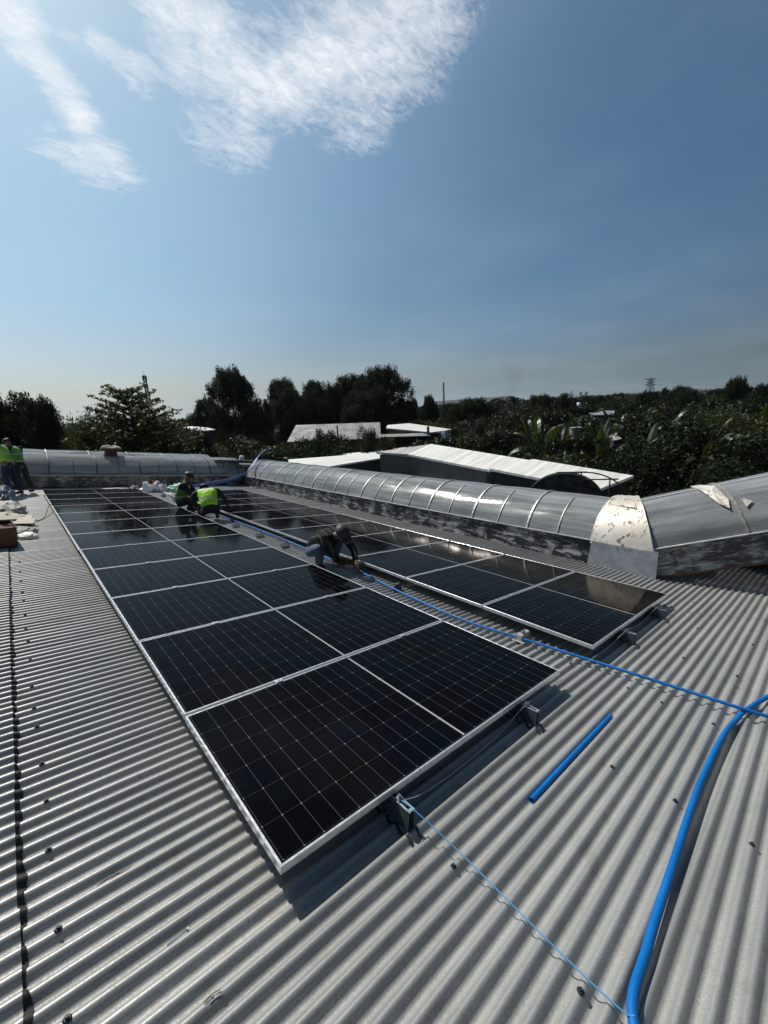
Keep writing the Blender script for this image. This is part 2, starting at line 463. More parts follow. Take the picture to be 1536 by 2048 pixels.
wc = [W(-7, -3.1, -.6), W(12.4, -3.1, -.6), W(12.4, 21.9, -.6), W(-7, 21.9, -.6)]
for i in range(4):
    a, c = wc[i], wc[(i + 1) % 4]
    bm.faces.new([bm.verts.new(v) for v in (a, c, Vector((c.x, c.y, GROUND)), Vector((a.x, a.y, GROUND)))])
wl = obj('wall', bm, GWALL); wl.parent = roof; wl.matrix_parent_inverse = roof.matrix_world.inverted()

# roofing screws
def screw_mesh(washer=.0125):
    bm = bmesh.new()
    bmesh.ops.create_cone(bm, cap_ends=True, segments=16, radius1=washer, radius2=washer * .7, depth=.004, matrix=Matrix.Translation((0, 0, .002)))
    bmesh.ops.create_cone(bm, cap_ends=True, segments=6, radius1=.0062, radius2=.0055, depth=.007, matrix=Matrix.Translation((0, 0, .0082)))
    me = bpy.data.meshes.new('roof_screw'); bm.to_mesh(me); bm.free(); me.materials.append(BLACK); return me
SM = screw_mesh()
rs = random.Random(4)
def crest(y): return PH + round((y - PH) / PITCH) * PITCH
SCN = {}
def screw(x, y, label, group, z=0.0):
    y = crest(y)
    o = bpy.data.objects.new('roof_screw', SM); COL.objects.link(o)
    o.matrix_world = RM(x + rs.uniform(-.006, .006), y, RZ + AMP + .0015 + z, rs.uniform(0, 1))
    tag(o, label, 'screw', group)
    if group: SCN.setdefault(group, []).append((-((o.matrix_world.translation - CAM_W).length), o))
for y in (.114, .411, .791, 1.094, 1.403, 1.785, 2.03, 2.282, 2.751, 3.1, 3.45, 3.8, 4.25, 4.6, 5.0, 5.5, 6.0, -.2, -.5):
    screw(-.638, y, 'black screw in the row left of the panels', 'screws in the left row')
for y in (-.346, -.868, -1.2):
    screw(.615, y, 'black screw beside the thin blue cord', 'screws by the thin blue cord')
for x, ys in ((1.787, (-.561, -.863, -1.16)), (2.775, (-.859, -.561, -.345, -1.16)), (3.77, (-.475, -.853, -1.2)), (4.73, (-.401, -.846)), (5.74, (-.174, -.845, .3))):
    for y in ys: screw(x, y, 'black screw on the bare roof right of the cut pipe', 'screws on the bare right-hand roof')
for y in (.6, 1.15, 1.5, 1.95): screw(-1.25, y, 'black screw left of the lap seam', 'screws left of the lap seam', .0125)
screw(2.80, .13, 'black roofing screw just past the near corner of the left panel array', None)

for g_, l_ in SCN.items():
    for i, (d_, o) in enumerate(sorted(l_, key=lambda t: -t[0])): o['label'] = o['label'] + ', ' + ('nearest the camera' if i == 0 else '%s from the camera' % 'second third fourth fifth sixth seventh eighth ninth tenth eleventh twelfth 13th 14th 15th 16th 17th 18th 19th 20th'.split()[i - 1])
# ------------------------------------------------------------------ solar panels
LP, SP, WP = 2.3408, 1.154, 1.134
LF = 2.336
def panel_proto():
    root = empty('solar_panel')
    bm = bmesh.new(); fw = .011; th = .035
    for (c, s) in (((LF / 2, fw / 2, -th / 2), (LF, fw, th)), ((LF / 2, WP - fw / 2, -th / 2), (LF, fw, th)),
                   ((fw / 2, WP / 2, -th / 2), (fw, WP - 2 * fw, th)), ((LF - fw / 2, WP / 2, -th / 2), (fw, WP - 2 * fw, th))):
        box(bm, c, s)
    bmesh.ops.bevel(bm, geom=list(bm.edges), offset=.0009, segments=1, affect='EDGES')
    obj('frame', bm, ALU, root)
    bm = bmesh.new()
    vs = [bm.verts.new(v) for v in ((fw, fw, -.003), (LF - fw, fw, -.003), (LF - fw, WP - fw, -.003), (fw, WP - fw, -.003))]
    bm.faces.new(vs); obj('glass', bm, CELL, root)
    bm = bmesh.new()
    vs = [bm.verts.new(v) for v in ((fw, fw, -.009), (fw, WP - fw, -.009), (LF - fw, WP - fw, -.009), (LF - fw, fw, -.009))]
    bm.faces.new(vs); obj('backsheet', bm, mat('backsheet', (.55, .55, .55), .6), root)
    for x in (.60, 1.78):
        bm = bmesh.new()
        box(bm, (x, WP + (SP - WP) / 2, -.010), (.05, .016, .022), bev=.002)
        box(bm, (x, WP + (SP - WP) / 2, .003), (.052, .036, .004), bev=.001)
        bmesh.ops.create_cone(bm, cap_ends=True, segments=6, radius1=.006, radius2=.006, depth=.006, matrix=Matrix.Translation((x, WP + (SP - WP) / 2, .008)))
        obj('clamp', bm, ALU, root)
    reg(root); return root
ORD = ['nearest', 'second', 'third', 'fourth', 'fifth', 'sixth', 'seventh', 'eighth', 'ninth', 'tenth', 'eleventh', 'twelfth']
proto = panel_proto(); first = True
rp = random.Random(2)
for name, x0, nrow, side in (('left', 0.0, 12, 'left'), ('right', 2.9962, 11, 'right')):
    for i in range(nrow):
        o = proto if first else copy_tree(proto); first = False
        o.matrix_world = MR @ Matrix.Translation((x0 + rp.uniform(-.002, .002) * (i > 0), i * SP + .008 * (x0 > 0), rp.uniform(-.0015, .0015) * (i > 0))) @ Matrix.Rotation(rp.uniform(-.0012, .0012), 4, 'X') @ Matrix.Rotation(rp.uniform(-.0008, .0008), 4, 'Y')
        where = ('black solar panel nearest the camera in the %s array' % side) if i == 0 else \
                ('black solar panel at the far end of the %s array' % side) if i == nrow - 1 else \
                ('black solar panel, %s from the near end of the %s array' % (ORD[i], side))
        tag(o, where, 'solar panel', 'solar panels of the %s array' % side)

# mini rails at the near edge
RAILW = mat('rail_steel_shaded', (.07, .095, .105), .5, .5, nscale=30, namp=.2)  # same steel as the rail top, darkened in colour for its shaded sides
def mini_rail(x, label, y0=-.115, y1=.26, rz=0.0, group='mounting rails at the near panel edges'):
    root = empty('mounting_rail', RM(x, y0, RZ + AMP, rz), label, 'mounting rail', group)
    L = y1 - y0; h = .100
    bm = bmesh.new(); w = .0016
    for s in (-1, 1):
        box(bm, (s * .0135, L / 2, h), (.010, L, w))
        box(bm, (s * .0088, L / 2, h - .006), (w, L, .010))
    box(bm, (0, .008, h + .002), (.037, .016, .0018))
    obj('slotted_top', bm, mat('rail_steel_lit', (.62, .65, .67), .32, .8, nscale=30, namp=.2), root)  # lighter copy of the rail steel, sunlit top put into the colour
    bm = bmesh.new()
    for s in (-1, 1): box(bm, (s * .018, L / 2, h / 2 - .001), (w, L, h - .003))
    obj('web', bm, RAILW, root)
    bm = bmesh.new()
    for s in (-1, 1):
        # foot flange following two crests
        n = 24; vs = []
        for i in range(n + 1):
            y = -.045 + (L + .05) * i / n
            z = corr(y0 + y) - (RZ + AMP) + .0035
            vs.append((bm.verts.new((s * .019, y, z)), bm.verts.new((s * .036, y, z))))
        for i in range(n): bm.faces.new((vs[i][0], vs[i][1], vs[i + 1][1], vs[i + 1][0]))
    obj('foot', bm, DARKSTEEL, root, smooth=True)
    bm = bmesh.new()
    box(bm, (0, .085, h + .006), (.030, .030, .012), bev=.002)
    bmesh.ops.create_cone(bm, cap_ends=True, segments=12, radius1=.011, radius2=.011, depth=.003, matrix=Matrix.Translation((0, .085, h + .0135)))
    bmesh.ops.create_cone(bm, cap_ends=True, segments=6, radius1=.008, radius2=.008, depth=.008, matrix=Matrix.Translation((0, .085, h + .019)))
    obj('clamp', bm, GALV, root)
    return root
mini_rail(.60, 'galvanised mounting rail with the blue cord tied to it, under the nearest panel')
mini_rail(1.785, 'galvanised mounting rail under the right half of the nearest left-array panel')
mini_rail(3.715, 'galvanised mounting rail at the near edge of the right array, left one')
mini_rail(4.75, 'galvanised mounting rail at the near right corner of the right array')
# loose rail blocks lying in the gap between the arrays
names = ['first', 'second', 'third', 'fourth', 'fifth']
for i, (x, y, s) in enumerate(((2.76, 4.98, .17), (2.76, 5.93, .17), (2.76, 7.04, .16), (2.80, 11.27, .16), (2.78, 12.5, .15))):
    root = empty('rail_block', RM(x, y, RZ + AMP, .05), ('short grey rail block in the gap, %s beyond the striped-jacket worker' % names[i]), 'rail block', 'short rail blocks in the gap between the arrays')
    bm = bmesh.new(); 
    box(bm, (0, 0, .045), (s, .060, .088), bev=.004); box(bm, (0, -.034, .004), (s + .04, .14, .004)); box(bm, (0, 0, .092), (s * .96, .018, .006))
    obj('block', bm, GALV, root)
    bm = bmesh.new(); box(bm, (.03, -.0, .105), (.03, .03, .02), bev=.003); obj('clamp', bm, DARKSTEEL, root)
def clampblock(x, y, label, m, s=(.10, .05, .09)):
    root = empty('rail_block', RM(x, y, RZ + AMP, .1), label, 'rail block')
    bm = bmesh.new(); box(bm, (0, 0, s[2] / 2), s, bev=.006); box(bm, (0, 0, .003), (s[0] + .05, .12, .005)); obj('block', bm, m, root)
    bm = bmesh.new(); box(bm, (-.02, 0, s[2] + .012), (.04, .03, .022), bev=.004)
    bmesh.ops.create_cone(bm, cap_ends=True, segments=8, radius1=.010, radius2=.006, depth=.03, matrix=Matrix.Translation((.02, 0, s[2] + .016)))
    obj('clamp', bm, GALV, root)
clampblock(2.86, 2.30, 'small black clamp block beside the blue pipe in the gap', BLACK, (.09, .05, .08))
clampblock(2.92, .62, 'pale grey rail block with a clamp, behind the blue pipe near the right array', mat('pale_rail', (.42, .42, .40), .5, .3), (.19, .06, .06))

# ------------------------------------------------------------------ pipes and cords
def pipe(name, pts, rad, m, label, cat, n=8, seg=12, hollow=False, group=None):
    p = spline(pts, n); o0 = Vector(p[0]); bm = bmesh.new()
    tube(bm, [Vector(q) - o0 for q in p], rad, seg, caps=not hollow)
    if hollow:
        tube(bm, [Vector(q) - o0 for q in p], rad * .84, seg, caps=False)
    o = obj(name, bm, m, None, MR @ Matrix.Translation(o0), smooth=True, angle=50)
    return tag(o, label, cat, group)
CT = RZ + AMP
pipe('water_pipe', [(3.25, -1.32, CT + .020), (3.085, -1.06, CT + .052), (2.99, -.42, CT + .046), (2.87, .45, CT + .030), (2.74, 1.2, CT + .03), (2.80, 2.3, CT + .03), (2.90, 3.08, CT + .03),
      (2.93, 4.4, CT + .045), (2.96, 6.0, CT + .05), (2.96, 8.5, CT + .03), (2.94, 11, CT + .03), (3.02, 13.2, CT + .03)],
     .0122, BLUEP, 'long straight blue pipe running up the gap between the two panel arrays', 'pipe')
pipe('water_pipe', [(.50, -1.20, CT + .018), (.652, -1.02, CT + .018), (.915, -.987, CT + .020), (1.336, -.966, CT + .019), (1.979, -.940, CT + .016), (2.606, -.945, CT + .016), (2.95, -.975, CT + .016), (3.141, -1.005, CT + .022), (3.6, -1.12, CT + .03), (4.2, -1.35, CT + .03)],
     .0165, BLUEP, 'thick bright blue pipe curving down the right foreground', 'pipe')
yt = PH + (round((-.373 - PH) / PITCH - .5) + .5) * PITCH
pipe('pipe_offcut', [(1.212, yt, RZ - AMP + .0205), (1.76, yt + .001, RZ - AMP + .0205), (2.315, yt, RZ - AMP + .0205)], .0145, BLUEP, 'short cut length of blue pipe lying in a roof corrugation', 'pipe', hollow=True)
pipe('guide_cord', [(.595, -.03, -.040), (.612, -.115, -.044), (.655, -.352, CT + .045), (.645, -.769, CT + .032), (.645, -.98, CT + .030), (.66, -1.02, CT + .034)], .0024, BLUEC,
     'thin bright blue cord running from the near rail to the thick pipe', 'cord', n=10, seg=8)
pipe('guide_cord', [(.610, -.045, -.045), (.75, -.055, -.08), (1.1, -.05, -.105), (1.5, -.04, -.085), (1.78, -.03, -.040), (2.2, -.02, -.06), (2.75, -.02, -.075), (3.3, -.03, -.07), (3.71, -.03, -.040), (4.2, -.03, -.08), (4.75, -.03, -.040),
      (5.0, -.10, -.09), (5.3, -.35, CT + .012), (5.7, -.75, CT + .01), (6.1, -1.2, CT + .01)], .0022, GREYC,
     'thin pale cord strung from rail to rail along the near panel edges', 'cord', n=10, seg=8)
pipe('black_cable', [(-.55, 9.7, CT + .01), (-.35, 9.25, CT + .012), (-.18, 9.6, CT + .02), (-.06, 10.3, .01), (.05, 10.55, .012), (.5, 10.45, .010), (1.2, 10.50, .010), (1.9, 10.42, .010), (2.25, 10.44, .01)], .009, BLACK,
     'thin black cable lying across the far panels of the left array', 'cable')
# screw / bolt lying on the roof, twigs
bm = bmesh.new(); tube(bm, [(0, 0, 0), (.068, .005, .001)], .0028, 8); bmesh.ops.create_cone(bm, cap_ends=True, segments=6, radius1=.0065, radius2=.0065, depth=.006, matrix=Matrix.Translation((.071, .005, .001)) @ Matrix.Rotation(PI / 2, 4, 'Y'))
bmesh.ops.create_cone(bm, cap_ends=True, segments=12, radius1=.008, radius2=.008, depth=.0015, matrix=Matrix.Translation((.067, .005, .001)) @ Matrix.Rotation(PI / 2, 4, 'Y'))
tag(obj('loose_screw', bm, GALV, None, MR @ Matrix.Translation((-.364, .131, corr(.133) + .006)), smooth=False), 'loose long metal screw lying in the left foreground', 'screw')
rt = random.Random(9)
TW = mat('dry_twig', (.10, .05, .03), .8)
def twig(x, y, n, L, label):
    bm = bmesh.new()
    for k in range(n):
        a = rt.uniform(-.08, .08); l = L * rt.uniform(.4, 1); x0 = rt.uniform(0, L * .4); yy = rt.uniform(-.006, .006)
        tube(bm, spline([(x0, yy, .001), (x0 + l * .5, yy + a * l * .4 + .003, .003), (x0 + l, yy + a * l, .001)], 4), .0012, 5)
    tag(obj('dry_twig', bm, TW, None, MR @ Matrix.Translation((x, y, corr(y) + .002))), label, 'twig')
twig(-.52, .50, 6, .12, 'dry brown twigs caught in a corrugation left of the near panel')
twig(-.72, 1.27, 2, .06, 'small dark twig beside the lap seam at the left')
twig(-.33, -.12, 3, .06, 'small brown twig in the bottom left foreground')
# dry leaves
def leafbit(x, y, label):
    bm = bmesh.new(); s = .018
    pts = [(-s, 0, 0), (-.4 * s, .5 * s, .004), (s, .1 * s, .002), (0, -.5 * s, .003)]
    t = [bm.verts.new(p) for p in pts]; l = [bm.verts.new(Vector(p) + Vector((0, 0, -.001))) for p in pts]
    bm.faces.new(t); bm.faces.new(l[::-1])
    for i in range(4): bm.faces.new((t[(i + 1) % 4], t[i], l[i], l[(i + 1) % 4]))
    tag(obj('dry_leaf', bm, mat('dead_leaf', (.16, .11, .07), .8), None, RM(x, y, corr(y) + .004, rt.uniform(0, 3))), label, 'leaf')
leafbit(3.60, -.895, 'curled dark leaf near the right edge of the bare roof')
leafbit(2.95, .02, 'pale scrap on the roof below the long blue pipe')

# ------------------------------------------------------------------ barrel rooflights
def frame_m(o, ex, ey, ez):
    M = Matrix(((ex[0], ey[0], ez[0], o[0]), (ex[1], ey[1], ez[1], o[1]), (ex[2], ey[2], ez[2], o[2]), (0, 0, 0, 1)))
    return MR @ M
HW = .405; RAD = .93; CX = .9; CZ = .165
A0 = PI - math.asin((HW - CZ) / RAD); A1 = PI - A0
def arcp(a, r, y): return Vector((CX + r * math.cos(a), y, CZ + r * math.sin(a)))
def arcsheet(bm, r, y0, y1, a0, a1, th, n=28, ny=1):
    def P2(i, j, rr): return arcp(a0 + (a1 - a0) * i / n, rr, y0 + (y1 - y0) * j / ny)
    for rr, flip in ((r, False), (r - th, True)):
        g = [[bm.verts.new(P2(i, j, rr)) for j in range(ny + 1)] for i in range(n + 1)]
        for i in range(n):
            for j in range(ny):
                f = (g[i][j], g[i][j + 1], g[i + 1][j + 1], g[i + 1][j])
                bm.faces.new(f[::-1] if flip else f)
        if not flip: G = g
        else: H = g
    for j in range(ny):
        bm.faces.new((G[0][j], H[0][j], H[0][j + 1], G[0][j + 1])); bm.faces.new((G[n][j], G[n][j + 1], H[n][j + 1], H[n][j]))
    for i in range(n):
        bm.faces.new((G[i][0], G[i + 1][0], H[i + 1][0], H[i][0])); bm.faces.new((G[i][ny], H[i][ny], H[i + 1][ny], G[i + 1][ny]))
    bmesh.ops.recalc_face_normals(bm, faces=bm.faces)
RIBM = mat('rib_metal', (.42, .42, .40), .45, .5, nscale=12, namp=.2)
RIBD = mat('rib_dark', (.10, .11, .12), .5, .4, nscale=12, namp=.2)
SILL = mat('sill_strip', (.62, .61, .58), .45, .3, nscale=10, namp=.12)
def rooflight(label, M, L, ribs, group=None, ribm=RIBM, end0=True, end1=True, floor=True):
    root = empty('barrel_rooflight', M, label, 'rooflight', group)
    # glazing: bulging a little between ribs
    n = 30; ys = [0.0] + [y for y in ribs if .1 < y < L - .1] + [L]
    rows = []
    for k in range(len(ys) - 1):
        m = 8
        for j in range(m): rows.append((ys[k] + (ys[k + 1] - ys[k]) * j / m, math.sin(PI * j / m) * .012))
    rows.append((L, 0))
    bm = bmesh.new(); rg = random.Random(len(ribs))
    g = [[bm.verts.new(arcp(A0 + (A1 - A0) * i / n, RAD + bl + .004 * math.sin(i * .9 + y * 3), y)) for (y, bl) in rows] for i in range(n + 1)]
    for i in range(n):
        for j in range(len(rows) - 1): bm.faces.new((g[i][j], g[i][j + 1], g[i + 1][j + 1], g[i + 1][j]))
    obj('glazing', bm, GLAZ, root, smooth=True)
    for y in ribs:
        bm = bmesh.new(); arcsheet(bm, RAD + .022, y - .016, y + .016, A0, A1, .03, 24)
        obj('rib', bm, ribm, root)
    for k in range(len(ys) - 1):
        y = (ys[k] + ys[k + 1]) / 2
        if ys[k + 1] - ys[k] < .8: continue
        bm = bmesh.new(); arcsheet(bm, RAD + .030, y - .007, y + .007, A0, A0 - .95, .012, 12); obj('glazing_bar', bm, ribm, root)
    for s in (0, 1):
        x = 0 if s == 0 else 2 * CX
        bm = bmesh.new(); ny = max(4, int(L / .5)); vs = []
        for j in range(ny + 1):
            y = L * j / ny
            vs.append([bm.verts.new((x + rg.uniform(-.006, .006), y, z)) for z in (-.03, HW * .5, HW - .002)])
        for j in range(ny):
            for q in range(2): bm.faces.new((vs[j][q], vs[j][q + 1], vs[j + 1][q + 1], vs[j + 1][q]))
        obj('side_wall', bm, TAR, root)
        bm = bmesh.new(); box(bm, (x + (-.012 if s == 0 else .012), L / 2, HW + .004), (.045, L, .014)); obj('sill', bm, SILL, root)
    # purlins inside
    for a in (PI * .78, PI * .60, PI * .40):
        bm = bmesh.new(); p = arcp(a, RAD - .03, 0)
        box(bm, (p.x, L / 2, p.z), (.03, L, .03)); obj('purlin', bm, RIBM, root)
    if floor:
        bm = bmesh.new(); box(bm, (CX, L / 2, -.005), (2 * CX - .02, L, .01)); obj('opening', bm, mat('dark_interior', (.01, .01, .012), .9), root)
    for f, y in ((end0, .001), (end1, L - .001)):
        if not f: continue
        bm = bmesh.new(); n = 20
        top = [bm.verts.new(arcp(A0 + (A1 - A0) * i / n, RAD - .002, y)) for i in range(n + 1)]
        lo = [bm.verts.new((0.002, y, -.02)), bm.verts.new((2 * CX - .002, y, -.02))]
        bm.faces.new([lo[0]] + top + [lo[1]]); obj('end_wall', bm, TAR, root)
    return root
T1Y0 = .72
rl1 = rooflight('long translucent barrel rooflight running beside the right panel array', frame_m((6.65, T1Y0, CT - .002), (1, 0, 0), (0, 1, 0), (0, 0, 1)), 14.72,
          [y - T1Y0 for y in (1.47, 2.67, 3.95, 5.21, 6.5, 7.76, 9.04, 10.3, 11.56, 12.85, 14.14, 15.38)])
FX = 6.62
def farribs(x0): return [FX - x for x in x0]
rooflight('translucent barrel rooflight crossing behind the far end of the left array', frame_m((FX, 15.62, CT - .002), (0, 1, 0), (-1, 0, 0), (0, 0, 1)), 13.2,
          farribs((6.45, 5.33, 4.11, 2.86, 1.57, .29, -.98, -2.25, -3.5, -4.8, -6.1)), ribm=RIBD)
rooflight('second barrel rooflight just behind the far crossing one, only its crown showing', frame_m((FX - .3, 18.0, CT + .03), (0, 1, 0), (-1, 0, 0), (0, 0, 1)), 12.8,
          farribs((5.9, 4.6, 3.3, 2.0, .7, -.6, -1.9, -3.2, -4.5, -5.8)))
# raised rooflight on the right: climbs towards the camera's right
p0 = Vector((6.66, .52, CT + .02)); p1 = Vector((7.3, -.73, .34))
ey = (p0 - p1).normalized(); ez = Vector((0, 0, 1)); ex = ey.cross(ez).normalized(); ez = ex.cross(ey).normalized()
L2 = 4.3; o2 = p0 - ey * L2
T2 = frame_m(o2, ex, ey, ez)
rl2 = rooflight('raised barrel rooflight climbing towards the right edge of the photo, patched with flashing', T2, L2 - .05, [L2 - 1.30, L2 - 2.7, L2 - 4.0], floor=False, ribm=mat('rib_worn', (.30, .28, .24), .5, .3, nscale=14, namp=.3))
for aa in (A0 - 1.12, A0 - 1.95):
    bm = bmesh.new(); q_ = arcp(aa, RAD + .016, 0); box(bm, (0, 0, 0), (.022, L2 - .1, .008), mw=Matrix.Translation((q_.x, L2 / 2 - .05, q_.z)) @ Matrix.Rotation(PI / 2 - aa, 4, 'Y')); obj('joint_strip', bm, SILL, rl2)
# worn flap of flashing on it
bm = bmesh.new()
cut = [(A0 - 1.30, L2 - .98), (A0 - .95, L2 - 1.02), (A0 - .55, L2 - 1.12), (A0 - .44, L2 - 1.20), (A0 - .62, L2 - 1.25), (A0 - 1.0, L2 - 1.22), (A0 - 1.26, L2 - 1.10)]
tv = [bm.verts.new(arcp(a, RAD + .045 + .01 * (i % 2), y)) for i, (a, y) in enumerate(cut)]
lv = [bm.verts.new(arcp(a, RAD + .038, y)) for i, (a, y) in enumerate(cut)]
c0 = bm.verts.new(arcp(A0 - .87, RAD + .055, L2 - 1.13)); n = len(cut)
for i in range(n): bm.faces.new((tv[i], tv[(i + 1) % n], c0)); bm.faces.new((tv[(i + 1) % n], tv[i], lv[i], lv[(i + 1) % n]))
bm.faces.new(lv[::-1])
obj('flashing_flap', bm, COLLAR, rl2)
bm = bmesh.new()
cut = [(A0 - .62, L2 - 1.39), (A0 - .50, L2 - 1.50), (A0 - .42, L2 - 1.40)]
tv = [bm.verts.new(arcp(a, RAD + .04, y)) for a, y in cut]; lv = [bm.verts.new(arcp(a, RAD + .034, y)) for a, y in cut]
bm.faces.new(tv); bm.faces.new(lv[::-1])
for i in range(3): bm.faces.new((tv[(i + 1) % 3], tv[i], lv[i], lv[(i + 1) % 3]))
obj('flashing_scrap', bm, COLLAR, rl2)
bm = bmesh.new()
for yy in (.35, 1.6): 
    for xx in (.06, 1.74): box(bm, (xx, yy, -.55), (.05, .05, 1.1))
for xx in (.02, 1.78): box(bm, (xx, L2 / 2, -.045), (.05, L2 - .02, .03))
box(bm, (1.79, L2 - 1.3, -.45), (.02, 2.5, .88)); obj('support_frame_and_light_board', bm, mat('rusty_steel', (.12, .05, .03), .7, .3, nscale=15), rl2)  # thin board added on the far side to keep sky light out underneath

# collar joining both
col_root = empty('metal_collar', frame_m((6.65, .58, CT - .002), (1, 0, 0), (0, 1, 0), (0, 0, 1)), 'weathered pale metal collar covering the bend between the two right-hand rooflights', 'collar')
MC = MR.inverted() @ T2                      # rooflight frame -> roof frame
oc_ = Vector((6.65, .58, CT - .002))
def t2p(a, r, Yc):
    ex_, ey_, ez_ = (MC.to_3x3() @ Vector(v) for v in ((1, 0, 0), (0, 1, 0), (0, 0, 1)))
    q = arcp(a, r, 0); base = MC @ q
    flat = base + ey_ * ((Yc - base.y) / ey_.y); nat = MC @ arcp(a, r, L2 - .10 + (Yc - .56))
    return nat.lerp(flat, .18) - oc_
def loft(name, r, ya, yb, a_0, a_1, th, m, ny=8, n=30):
    bm = bmesh.new(); gs = []
    for rr in (r, r - th):
        g = []
        for i in range(n + 1):
            a = a_0 + (a_1 - a_0) * i / n; A = arcp(a, rr, ya - oc_.y); B = t2p(a, rr, yb)
            g.append([bm.verts.new(A.lerp(B, j / ny) + Vector((0, 0, .004 * math.sin(i * 1.1 + j * 2)))) for j in range(ny + 1)])
        gs.append(g)
    G, H = gs
    for i in range(n):
        for j in range(ny):
            bm.faces.new((G[i][j], G[i + 1][j], G[i + 1][j + 1], G[i][j + 1])); bm.faces.new((H[i][j], H[i][j + 1], H[i + 1][j + 1], H[i + 1][j]))
        bm.faces.new((G[i][0], H[i][0], H[i + 1][0], G[i + 1][0])); bm.faces.new((G[i][ny], G[i + 1][ny], H[i + 1][ny], H[i][ny]))
    for j in range(ny):
        bm.faces.new((G[0][j], G[0][j + 1], H[0][j + 1], H[0][j])); bm.faces.new((G[n][j], H[n][j], H[n][j + 1], G[n][j + 1]))
    bmesh.ops.recalc_face_normals(bm, faces=bm.faces)
    return obj(name, bm, m, col_root, smooth=True, angle=40)
loft('arched_sheet', RAD + .055, 1.46, .56, A0 + .06, A1 - .06, .012, COLLAR)
loft('lapped_sheet', RAD + .066, 1.42, .66, A0 - .78, A0 - 1.9, .006, COLLAR)
bm = bmesh.new()
pts = [(-.065, -.14, -.03), (-.065, .89, -.03), (-.065, .86, HW + .0), (-.065, .08, HW + .0), (-.065, -.12, HW + .02)]
t = [bm.verts.new(p) for p in pts]; l = [bm.verts.new(Vector(p) + Vector((.01, 0, 0))) for p in pts]
bm.faces.new(t[::-1]); bm.faces.new(l)
for i in range(5): bm.faces.new((t[i], t[(i + 1) % 5], l[(i + 1) % 5], l[i]))
bmesh.ops.recalc_face_normals(bm, faces=bm.faces)
obj('skirt_sheet', bm, FLASH, col_root)
bm = bmesh.new()
for i in range(14):
    a = A0 + .02 - i * .13
    for y in (.045, .86):
        bmesh.ops.create_icosphere(bm, subdivisions=1, radius=.008, matrix=Matrix.Translation(arcp(a, RAD + .052, y)))
for i in range(8): bmesh.ops.create_icosphere(bm, subdivisions=1, radius=.007, matrix=Matrix.Translation((-.068, .02 + i * .11, .36)))
obj('rivets', bm, DARKSTEEL, col_root)

# corner flat cap between far rooflight and long one
bm = bmesh.new(); box(bm, (0, 0, .42), (1.15, 1.9, .84)); 
tag(obj('corner_housing', bm, TAR, None, RM(7.2, 16.6, CT)), 'dark box-shaped housing in the corner where the two long rooflights meet', 'housing')
bm = bmesh.new(); box(bm, (0, 0, 0), (2.2, .5, .03)); 
tag(obj('cover_plate', bm, DARKSTEEL, None, RM(6.7, 15.9, CT + 1.02)), 'dark flat plate lying on top of the corner housing', 'plate')
bm = bmesh.new(); bmesh.ops.create_cone(bm, cap_ends=True, segments=14, radius1=.11, radius2=.09, depth=.16, matrix=Matrix.Translation((0, 0, .08))); bmesh.ops.create_uvsphere(bm, u_segments=12, v_segments=6, radius=.10, matrix=Matrix.Translation((0, 0, .16)) @ Matrix.Diagonal((1, 1, .4, 1)))
tag(obj('vent_cap', bm, PLASTW, None, RM(6.75, 16.0, CT + 1.03)), 'small white cap on top of the corner plate', 'vent cap')

# hoses rising over the corner
for k, (dx, dz, lab) in enumerate(((0, 0, 'lowest'), (.09, .07, 'middle'), (.18, .12, 'uppermost'))):
    pipe('blue_hose', [(3.9 + dx, 14.6, CT + .03 + dz * .4), (4.6 + dx, 14.5, -.04 + dz), (5.3 + dx, 14.4, .10 + dz), (6.0 + dx, 14.5, .30 + dz), (6.5 + dx, 14.7, .55 + dz), (6.9 + dx * .5, 15.0, .93 + dz * .7), (7.25 + dx * .3, 15.3, 1.18 + dz * .3), (7.7, 15.6, 1.40)],
         .020, mat('hose_blue', (.05, .13, .33), .35), '%s of three blue hoses draped over the corner of the rooflights' % lab, 'hose', group='blue hoses over the rooflight corner')
pipe('cable_tail', [(7.25, 15.3, 1.17), (7.32, 15.3, 1.30), (7.45, 15.32, 1.22), (7.38, 15.3, 1.1)], .012, mat('greenish', (.10, .25, .22), .5), 'looped greenish cable end hanging on the blue hoses', 'cable')
# box and cloth on far rooflight
bx = empty('cardboard_box', RM(2.1, 16.45, CT + HW + .60, .2), 'small brown open cardboard box standing on the crown of the far rooflight', 'box')
bm = bmesh.new(); s = .30
for (c, d) in (((0, -s / 2, s / 2), (s, .012, s)), ((0, s / 2, s / 2), (s, .012, s)), ((-s / 2, 0, s / 2), (.012, s - .02, s)), ((s / 2, 0, s / 2), (.012, s - .02, s)), ((0, 0, .006), (s - .02, s - .02, .012))): box(bm, c, d)
obj('carton', bm, mat('red_carton', (.09, .026, .016), .8, nscale=9), bx)
bm = bmesh.new()
box(bm, (0, -s / 2 - .05, s + .01), (s, .12, .006)); box(bm, (-s / 2 - .05, 0, s + .01), (.12, s, .006)); obj('flap', bm, CARD, bx)

